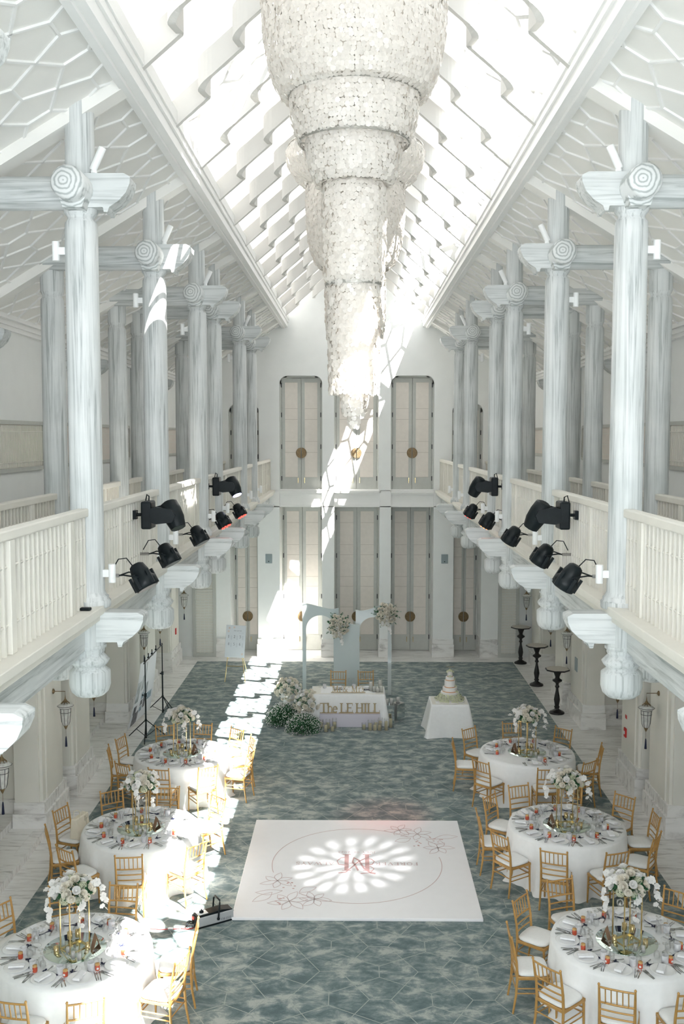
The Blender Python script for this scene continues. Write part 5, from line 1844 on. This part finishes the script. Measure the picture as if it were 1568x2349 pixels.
# mirrored plinths with candles
for k, (x, y, w_, h, lab) in enumerate(((.81, 22.98, .115, .46, 'left mirrored plinth right of the head table'), (1.03, 23.35, .115, .40, 'right mirrored plinth right of the head table'))):
    t = empty('mirrored_plinth', (x, y, .013), .0 if k == 0 else .6, lab, 'plinth', 'mirrored plinths')
    mb = MB(); mb.box(-w_, w_, -w_, w_, 0, h); mb.obj('plinth_body', 'silvermirror', t)
    for j, (dx, dy) in enumerate(((-.05, -.03), (.05, .03)) if k == 0 else ((0, 0),)):
        candle(x + dx, y + dy, .12, .034, .14, 'white pillar candle on the %s, %s one' % (lab[:22].replace(' right', ''), ['front', 'rear'][j]), .013 + h, 'candlewhite', 'candles on the mirrored plinths')

# ================================================================ CAKE
cx, cyy = 2.14, 22.32
t = empty('cake_table', (cx, cyy, .013), 0, 'small square table under the cloth beneath the cake', 'table')
mb = MB(); mb.box(-.40, .40, -.35, .35, .71, .735); mb.obj('tabletop', 'cream', t)
for sx in (-1, 1):
    for sy in (-1, 1):
        mb = MB(); mb.tube([(sx * .36, sy * .31, .71), (sx * .36, sy * .31, 0)], .015, 6); mb.obj('leg', 'darkmetal', t)
o = box_cloth(.82, .72, .75, 14, .085, .016).obj('tablecloth', 'cloth', loc=(cx, cyy, 0)); tag(o, 'white patterned cloth over the square cake table', 'tablecloth')
t = empty('wedding_cake', (cx + .02, cyy, .753), 0, 'tall five tier white cake with copper ribbons and cream flowers', 'cake')
mb = MB(); mb.lathe([(.001, 0), (.345, 0), (.345, .02), (.001, .02)], n=48); mb.obj('cake_board', 'icing', t)
z = .02
for r, h in ((.205, .19), (.165, .10), (.122, .155), (.098, .085), (.062, .115)):
    mb = MB(); mb.lathe([(r, z), (r, z + h - .008), (r - .008, z + h), (.001, z + h)], n=40); mb.obj('cake_tier', 'icing', t)
    if r < .2:
        mb = MB(); mb.lathe([(r + .003, z), (r + .003, z + .018)], n=40, cap=False); mb.obj('ribbon', 'ribbon', t)
    z += h
ztop = z
mb = MB()
rnd = random.Random(9)
def floret(p, d, R):
    u = d.orthogonal().normalized(); w_ = d.cross(u)
    for k in range(5):
        a = 2 * PI * k / 5
        e = u * math.cos(a) + w_ * math.sin(a); f_ = u * -math.sin(a) + w_ * math.cos(a)
        mb.add([p, p + e * R * .6 + f_ * R * .45, p + e * R + d * R * .3, p + e * R * .6 - f_ * R * .45], [(0, 1, 2, 3)], True)
for i in range(420):
    a = rnd.uniform(0, 6.28); s = rnd.random()
    r = .34 - .15 * s ** .8; zz = .02 + .15 * s + rnd.uniform(-.01, .02)
    floret(Vector((r * math.cos(a), r * math.sin(a), zz)), Vector((math.cos(a), math.sin(a), .8 + rnd.uniform(-.4, .4))).normalized(), .026)
for i in range(45):
    a = rnd.uniform(0, 6.28); r = rnd.uniform(0, .085)
    floret(Vector((r * math.cos(a), r * math.sin(a), ztop + .03 - r * .5 + rnd.uniform(0, .02))), Vector((math.cos(a), math.sin(a), 1.2)).normalized(), .024)
for (a, r, zz) in ((-.7, .19, .22), (-.6, .185, .225), (-.5, .15, .335), (-1.8, .07, .565), (-1.6, .065, .57), (-.4, .10, .50)):
    for k in range(5): floret(Vector((r * math.cos(a) + rnd.uniform(-.02, .02), r * math.sin(a) + rnd.uniform(-.02, .02), zz + rnd.uniform(-.02, .02))), Vector((math.cos(a), math.sin(a), .5)).normalized(), .026)
mb.obj('cream_flowers', 'greenpetal', t)
mb = MB()
for i in range(40):
    a = rnd.uniform(0, 6.28); s = rnd.random(); r = .33 - .13 * s; p = Vector((r * math.cos(a), r * math.sin(a), .03 + .13 * s)); d = Vector((math.cos(a), math.sin(a), .5)).normalized() * .03
    s_ = d.orthogonal().normalized() * .01
    mb.add([p, p + d * .5 + s_, p + d, p + d * .5 - s_], [(0, 1, 2, 3)])
mb.obj('leaves', 'leaf', t)
mb = MB(); mb.tube([(0, 0, ztop), (0, 0, ztop + .10)], .002, 4)
mb.tube([(-.09, 0, ztop + .10), (-.06, 0, ztop + .115), (-.03, 0, ztop + .095), (0, 0, ztop + .115), (.03, 0, ztop + .095), (.06, 0, ztop + .115), (.10, 0, ztop + .10)], .004, 4)
mb.obj('cake_topper', 'goldletter', t)

# ================================================================ EASEL WITH SEATING BOARD
t = empty('easel', (-3.28, 27.0, .013), .08, 'gold metal easel holding the seating board at the far left of the carpet', 'easel')
mb = MB()
mb.tube([(-.30, -.10, 0), (-.12, .10, 1.50)], .012, 6); mb.tube([(.26, -.22, 0), (.10, .10, 1.50)], .012, 6)
mb.tube([(0.02, .12, 1.50), (.30, .62, 0)], .010, 6)
mb.tube([(-.245, -.035, .43), (.215, -.12, .43)], .010, 6)
mb.tube([(-.20, -.06, .66), (-.20, -.12, .66)], .010, 6); mb.tube([(.18, -.12, .66), (.18, -.18, .66)], .010, 6)
mb.obj('easel_frame', 'brass', t)
t = empty('seating_board', (-3.30, 26.86, .70), .10, 'pale grey seating board numbered 1 to 6 on the gold easel', 'sign')
t.rotation_euler = (math.radians(-8), math.radians(4), .10)
mb = MB(); mb.box(-.27, .27, -.012, .012, 0, .88); mb.obj('board', 'board', t, bevel=.003)
fb = lambda x, y, d: (x, -.013 - d, y)
mb = MB()
for i, c in enumerate('123456'):
    text(mb, c, .075, fb, x0=-.21 + .155 * (i % 3), y0=.53 - .20 * (i // 3))
text(mb, 'take your seat', .032, fb, x0=-.06, y0=.72, sp=.0)
mb.obj('printed_numbers', 'ink', t)
mb = MB()
for i in range(6):
    for k in range(9):
        x = -.135 + .155 * (i % 3); y = .59 - .20 * (i // 3) - .013 * k
        mb.box(x, x + .04, -.0135, -.0125, y, y + .006)
for y in (.68, .66): mb.box(.08, .22, -.0135, -.0125, y, y + .004)
mb.obj('printed_names', 'inkfaint', t)
mb = MB()
for cx_, cz_ in ((-.18, .80), (-.05, .82), (-.20, .71), (.20, .10)):
    for k in range(5):
        a = 2 * PI * k / 5
        stroke2d(mb, [(cx_, cz_), (cx_ + .03 * math.cos(a), cz_ + .03 * math.sin(a))], .012, 0, .001, fb)
mb.obj('printed_flowers', 'peach', t)

# ================================================================ PHOTO BANNER ON TWO TRIPODS
TA, TB_ = Vector((-4.66, 21.75, 0)), Vector((-4.68, 23.80, 0))
def tripod(loc, rz, label):
    t = empty('tripod_stand', (loc[0], loc[1], .0), rz, label, 'stand', 'black tripod stands holding the photo banner')
    mb = MB(); mb.tube([(0, 0, .02), (0, 0, 1.0)], .018, 8); mb.tube([(0, 0, 1.0), (0, 0, 1.74)], .012, 8)
    mb.obj('pole', 'black', t)
    mb = MB(); mb.lathe([(.028, .96), (.028, 1.04)], n=10); mb.tube([(0, 0, 1.0), (-.05, 0, 1.0)], .009, 6); mb.sphere((-.06, 0, 1.0), .02, 8, 5)
    mb.lathe([(.026, .40), (.026, .45)], n=10)
    mb.obj('clamp', 'black', t)
    for k in range(3):
        a = 2 * PI * k / 3 + .35
        c, s = math.cos(a), math.sin(a)
        mb = MB(); mb.tube([(0.02 * c, .02 * s, .42), (.46 * c, .46 * s, .012)], .011, 6)
        mb.tube([(0, 0, .05), (.26 * c, .26 * s, .20)], .007, 6)
        mb.obj('leg', 'black', t)
    return t
tripod(TA, .3, 'nearer black tripod stand holding the photo banner')
tripod(TB_, .9, 'farther black tripod stand holding the photo banner')
mb = MB(); mb.tube([(TA.x, TA.y - .1, 1.74), (TB_.x, TB_.y + .05, 1.70)], .012, 8)
o = mb.obj('crossbar', 'black'); tag(o, 'black crossbar between the two tripod stands above the banner', 'bar')
t = empty('photo_banner', (-4.68, 22.75, 1.68), 0, 'white banner printed with couple photos hanging between the tripods', 'banner')
def bn(u, v, off=0.0):
    # hangs down and swings out towards the wall at the bottom
    y = -.93 + 1.80 * u
    z = -1.50 * v
    x = -.10 - .32 * v ** 1.4 * (1 - .45 * u) + .02 * math.sin(9 * u) * (1 - v * .5)
    return (x + off, y, z)
mb = MB(); mb.grid(lambda u, v: bn(u, v), 24, 14, True); mb.obj('banner_sheet', 'banner', t)
PH = [(.02, .16, .30, .62, 'photogrey'), (.22, .42, .25, .48, 'photogrey'), (.46, .52, .10, .62, 'photogrey'), (.56, .66, .45, .62, 'photogrey'), (.05, .17, .68, .80, 'photodark'), (.08, .34, .80, .99, 'photodark'),
      (.36, .52, .56, .66, 'photoblue'), (.36, .50, .68, .76, 'photodark'), (.54, .63, .66, .84, 'photodark'), (.36, .50, .78, .86, 'photoblue'), (.66, .88, .64, .76, 'photoblue')]
for u0, u1, v0, v1, m_ in PH:
    mb = MB(); mb.grid(lambda u, v: bn(u0 + (u1 - u0) * u, v0 + (v1 - v0) * v, .004), 5, 5, True); mb.obj('printed_photo', m_, t)
for k, yy in enumerate((-.75, -.35, .05, .5)):
    mb = MB(); mb.tube([(0, -.0, .10), (0, .01, .02), (.02, 0, -.03), (-.03, 0, -.06)], .012, 6); mb.sphere((0, 0, .0), .028, 8, 6)
    o = mb.obj('spring_clamp', 'black', loc=(-4.72, 22.75 + yy, 1.70)); tag(o, 'black spring clamp holding the banner to the bar, %s from the camera' % NUM[k + 1], 'clamp', 'spring clamps on the banner')

# ================================================================ COCKTAIL TABLES
def cocktail():
    t = empty('cocktail_table', label='x', cat='table')
    mb = MB(); pts = [(.30 * math.cos(PI / 8 + k * PI / 4), .30 * math.sin(PI / 8 + k * PI / 4)) for k in range(8)]
    mb.prism(pts, 1.07, 1.10, 'z'); mb.obj('tabletop', 'darkwood', t, bevel=.006)
    mb = MB(); pts = [(x * .93, y * .93) for x, y in pts]; mb.prism(pts, 1.10, 1.106, 'z'); mb.obj('stone_inset', 'stonetop', t)
    mb = MB(); mb.lathe([(.185, 0), (.185, .03), (.16, .05), (.12, .06), (.10, .08), (.06, .10), (.05, .13), (.07, .16), (.05, .19), (.055, .22), (.075, .34), (.06, .44), (.035, .56), (.03, .62), (.05, .65), (.055, .67), (.035, .70), (.04, .74), (.07, .77), (.115, .80), (.115, .83), (.06, .86), (.05, .90), (.08, .98), (.10, 1.02), (.10, 1.07)], n=24)
    mb.obj('turned_pedestal', 'darkwood', t)
    return Proto(t)
CT = cocktail()
for k, (y, w_) in enumerate(((23.95, 'nearest'), (26.68, 'middle'), (29.3, 'farthest'))):
    CT.put((4.93, y, 0), .2 * k, '%s of three black turned cocktail tables by the right wall' % w_, 'black cocktail tables')

# ================================================================ FOG MACHINE
t = empty('fog_machine', (-1.96, 13.35, .013), math.radians(32), 'grey and black fog machine with black handle beside the dance floor', 'machine')
mb = MB(); mb.box(-.27, .27, -.085, .085, .015, .15); mb.obj('casing', 'grey', t, bevel=.012)
mb = MB(); mb.prism([(-.27, .10), (-.27, .17), (.10, .185), (.25, .16), (.28, .13), (.10, .13), (-.10, .13)], -.075, .075, 'y'); mb.obj('top_cover', 'black', t, bevel=.008)
mb = MB(); mb.box(-.25, -.10, -.055, .055, .172, .182); mb.obj('tank_panel', 'whiteplastic', t, bevel=.004)
mb = MB(); mb.lathe([(.03, .18), (.03, .205), (.012, .21), (.006, .235)], (-.18, 0, 0), 14); mb.obj('tank_cap', 'black', t)
mb = MB(); mb.tube([(0.03, -.10, .08), (0.05, -.10, .30), (0.06, -.08, .33), (0.06, .08, .33), (0.05, .10, .30), (0.03, .10, .08)], .013, 8); mb.sphere((.03, -.10, .08), .022, 10, 6); mb.obj('handle', 'black', t)
mb = MB(); mb.box(-.29, -.265, -.08, .08, .02, .15); mb.mi = 1; mb.box(-.297, -.29, .02, .05, .10, .13); mb.mi = 0; mb.box(-.27, .28, -.09, .09, 0, .02); mb.obj('back_plate', ['black', 'ledred'], t)
mb = MB()
text(mb, 'FM-1500', .03, lambda x, y, d: (x, -.086 - d, y), x0=.08, y0=.04); mb.obj('printed_number', 'ink', t)
mb = MB()
for k in range(5):
    mb.tube([(-.34 + (.055 + .004 * k) * math.cos(q), -.01 + (.07 - .003 * k) * math.sin(q) , .03 + .05 * abs(math.sin(q + k)) ) for q in [2 * PI * j / 14 for j in range(14)]], .006, 5, closed=True)
mb.obj('cable_coil', 'black', t)
mb = MB(); mb.tube([(-.29, .0, .03), (-.33, -.05, .02), (-.40, -.02, .012), (-.46, .05, .01)], .007, 6); mb.obj('red_lead', 'redcable', t)
t2 = empty('power_cable', (-2.38, 13.15, .013), 0, 'thin red power cable on the carpet leading left from the fog machine', 'cable')
mb = MB(); mb.tube([(0, 0, .012), (-.1, -.03, .01), (-.26, -.04, .01), (-.42, -.02, .01)], .005, 6); mb.obj('lead', 'redcable', t2)
mb = MB(); mb.box(-.17, -.10, -.05, -.01, 0, .025); mb.obj('connector', 'grey', t2, bevel=.004)

# ================================================================ STAGE LIGHTS
def moving_head(lit):
    t = empty('moving_head_light', label='x', cat='stage light')
    mb = MB(); mb.box(-.06, .06, -.14, .14, -.16, .16); mb.obj('base', 'black', t, bevel=.02)
    for s in (-1, 1):
        mb = MB(); mb.prism([(.05, -.08), (.05, .08), (.12, .10), (.30, .07), (.34, .0), (.30, -.08), (.12, -.10)], s * .125 - .025, s * .125 + .025, 'y'); mb.obj('yoke_arm', 'black', t, bevel=.012)
    mb = MB(); mb.lathe([(.06, -.17), (.10, -.15), (.115, -.05), (.115, .06), (.095, .15), (.09, .175)], n=10)
    if lit: mb.mi = 1
    else: mb.mi = 2
    mb.lathe([(.001, .176), (.08, .176)], n=16, cap=False)
    ob = mb.obj('lamp_head', ['black', 'ledwhite', 'lensdark'], t, loc=(.29, 0, 0)); ob.rotation_euler = (math.radians(18), math.radians(155), 0)
    mb = MB(); mb.tube([(0, .05, .16), (0, .06, .21), (-.03, .08, .23), (-.05, .1, .15)], .008, 6); mb.obj('cable', 'black', t)
    mb = MB(); mb.tube([(-.06, 0, 0), (-.16, 0, 0)], .02, 8); mb.box(-.172, -.13, -.05, .05, -.05, .05); mb.obj('clamp', 'black', t)
    return Proto(t)
MH0, MH1 = moving_head(False), moving_head(True)
def par(led):
    t = empty('par_light', label='x', cat='stage light')
    mb = MB(); mb.lathe([(.045, -.13), (.075, -.11), (.095, -.04), (.10, .02), (.125, .05), (.12, .13), (.105, .14)], n=10)
    for k in range(5):
        a = 2 * PI * k / 5; mb.cbox((.118 * math.cos(a), .118 * math.sin(a), .05), (.03, .03, .15))
    hd = mb.obj('lamp_body', 'black', t, loc=(.17, 0, -.02)); hd.rotation_euler = (math.radians(10), math.radians(150), 0)
    mb = MB(); mb.lathe([(.001, .135), (.10, .135)], n=20, cap=False)
    if led != 'lensdark' :
        mb.mi = 1
        for k in range(12):
            r_ = .075 if k < 8 else .032; a = 2 * PI * k / (8 if k < 8 else 4); mb.sphere((r_ * math.cos(a), r_ * math.sin(a), .138), .014, 6, 4)
    mb.obj('lens', ['lensdark', led], hd)
    mb = MB(); mb.tube([(-.05, 0, -.02), (.02, -.11, .0), (.17, -.125, -.02)], .008, 6); mb.tube([(-.05, 0, -.02), (.02, .11, .0), (.17, .125, -.02)], .008, 6)
    mb.obj('yoke', 'black', t)
    mb = MB(); mb.tube([(.08, 0, .08), (.02, .02, .15), (-.06, .02, .14), (-.12, 0, .03)], .006, 5); mb.obj('cable', 'black', t)
    mb = MB(); mb.tube([(-.05, 0, -.02), (-.165, 0, -.02)], .018, 8); mb.obj('clamp', 'steel', t)
    return Proto(t)
PARS = {k: par(k) for k in ('ledred', 'ledorange', 'lensdark')}
for sx, side in ((-1, 'left'), (1, 'right')):
    rz = 0 if sx < 0 else PI
    MH0.put((sx * 2.40, 11.5, 5.84), rz, 'nearest black moving head light on the %s balcony rail' % side, 'moving head lights')
    MH1.put((sx * 2.40, 17.25, 5.88), rz, 'farther black moving head light with lit lens on the %s balcony rail' % side, 'moving head lights')
    PARS[('lensdark')].put((sx * 2.27, 9.70, 5.40), rz, 'nearest black par light on the %s balcony' % side, 'par lights')
    PARS['lensdark'].put((sx * 2.42, 11.85, 5.36), rz, 'second nearest black par light on the %s balcony' % side, 'par lights')
    PARS['lensdark'].put((sx * 2.42, 14.2, 5.36), rz, 'middle black par light on the %s balcony' % side, 'par lights')
    PARS['ledred' if sx < 0 else 'ledorange'].put((sx * 2.42, 16.8, 5.36), rz, 'second farthest par light, lit %s, on the %s balcony' % ('red' if sx < 0 else 'orange', side), 'par lights')
    PARS['ledred'].put((sx * 2.42, 19.2, 5.34), rz, 'farthest par light with red lit face on the %s balcony' % side, 'par lights')
# white cylinder wall lights and adjustable spots on columns
t = empty('cylinder_light', label='x', cat='wall light')
mb = MB(); mb.lathe([(.033, -.09), (.035, -.085), (.035, .085), (.033, .09)], n=18); mb.obj('cylinder', 'whiteplastic', t)
mb = MB(); mb.box(.03, .12, -.02, .02, -.035, .035); mb.obj('mount', 'whiteplastic', t)
CYL = Proto(t)
t = empty('spotlight', label='x', cat='spotlight')
mb = MB(); mb.lathe([(.03, -.12), (.036, -.11), (.036, .10), (.034, .11)], n=16); a_ = mb.obj('spot_head', 'whiteplastic', t, loc=(0, 0, .12)); a_.rotation_euler = (0, math.radians(25), 0)
mb = MB(); mb.tube([(0, 0, .10), (-.05, 0, .03), (-.04, 0, 0)], .008, 6); mb.lathe([(.03, -.015), (.03, .01)], (-.04, 0, 0), n=12); mb.obj('spot_mount', 'whiteplastic', t)
SPT = Proto(t)
for sx, side in ((-1, 'left'), (1, 'right')):
    for i, y in enumerate(ST_F[2:]):
        CYL.put((sx * (XF - .24), y - .02, 5.42), PI if sx < 0 else 0, 'white cylinder light low on the %s %s nave column' % (NUM[i + 1], side), 'cylinder lights low on the columns')
        CYL.put((sx * (XF + .24), y - .02, 8.50), 0 if sx < 0 else PI, 'pale cylinder light high on the %s %s nave column, outer side' % (NUM[i + 1], side), 'cylinder lights high on the columns')
        SPT.put((sx * (XF - .20), y - .12, 9.21), 0 if sx < 0 else PI, 'white adjustable spot on the bracket of the %s %s nave column' % (NUM[i + 1], side), 'adjustable spots on the columns')
# stray junction box on the near left ledge
mb = MB(); mb.box(-.05, .05, -.03, .03, 0, .03); o = mb.obj('junction_box', 'black', loc=(-2.52, 9.2, ZL), bevel=.01); tag(o, 'small black box lying on the near left balcony ledge', 'box')
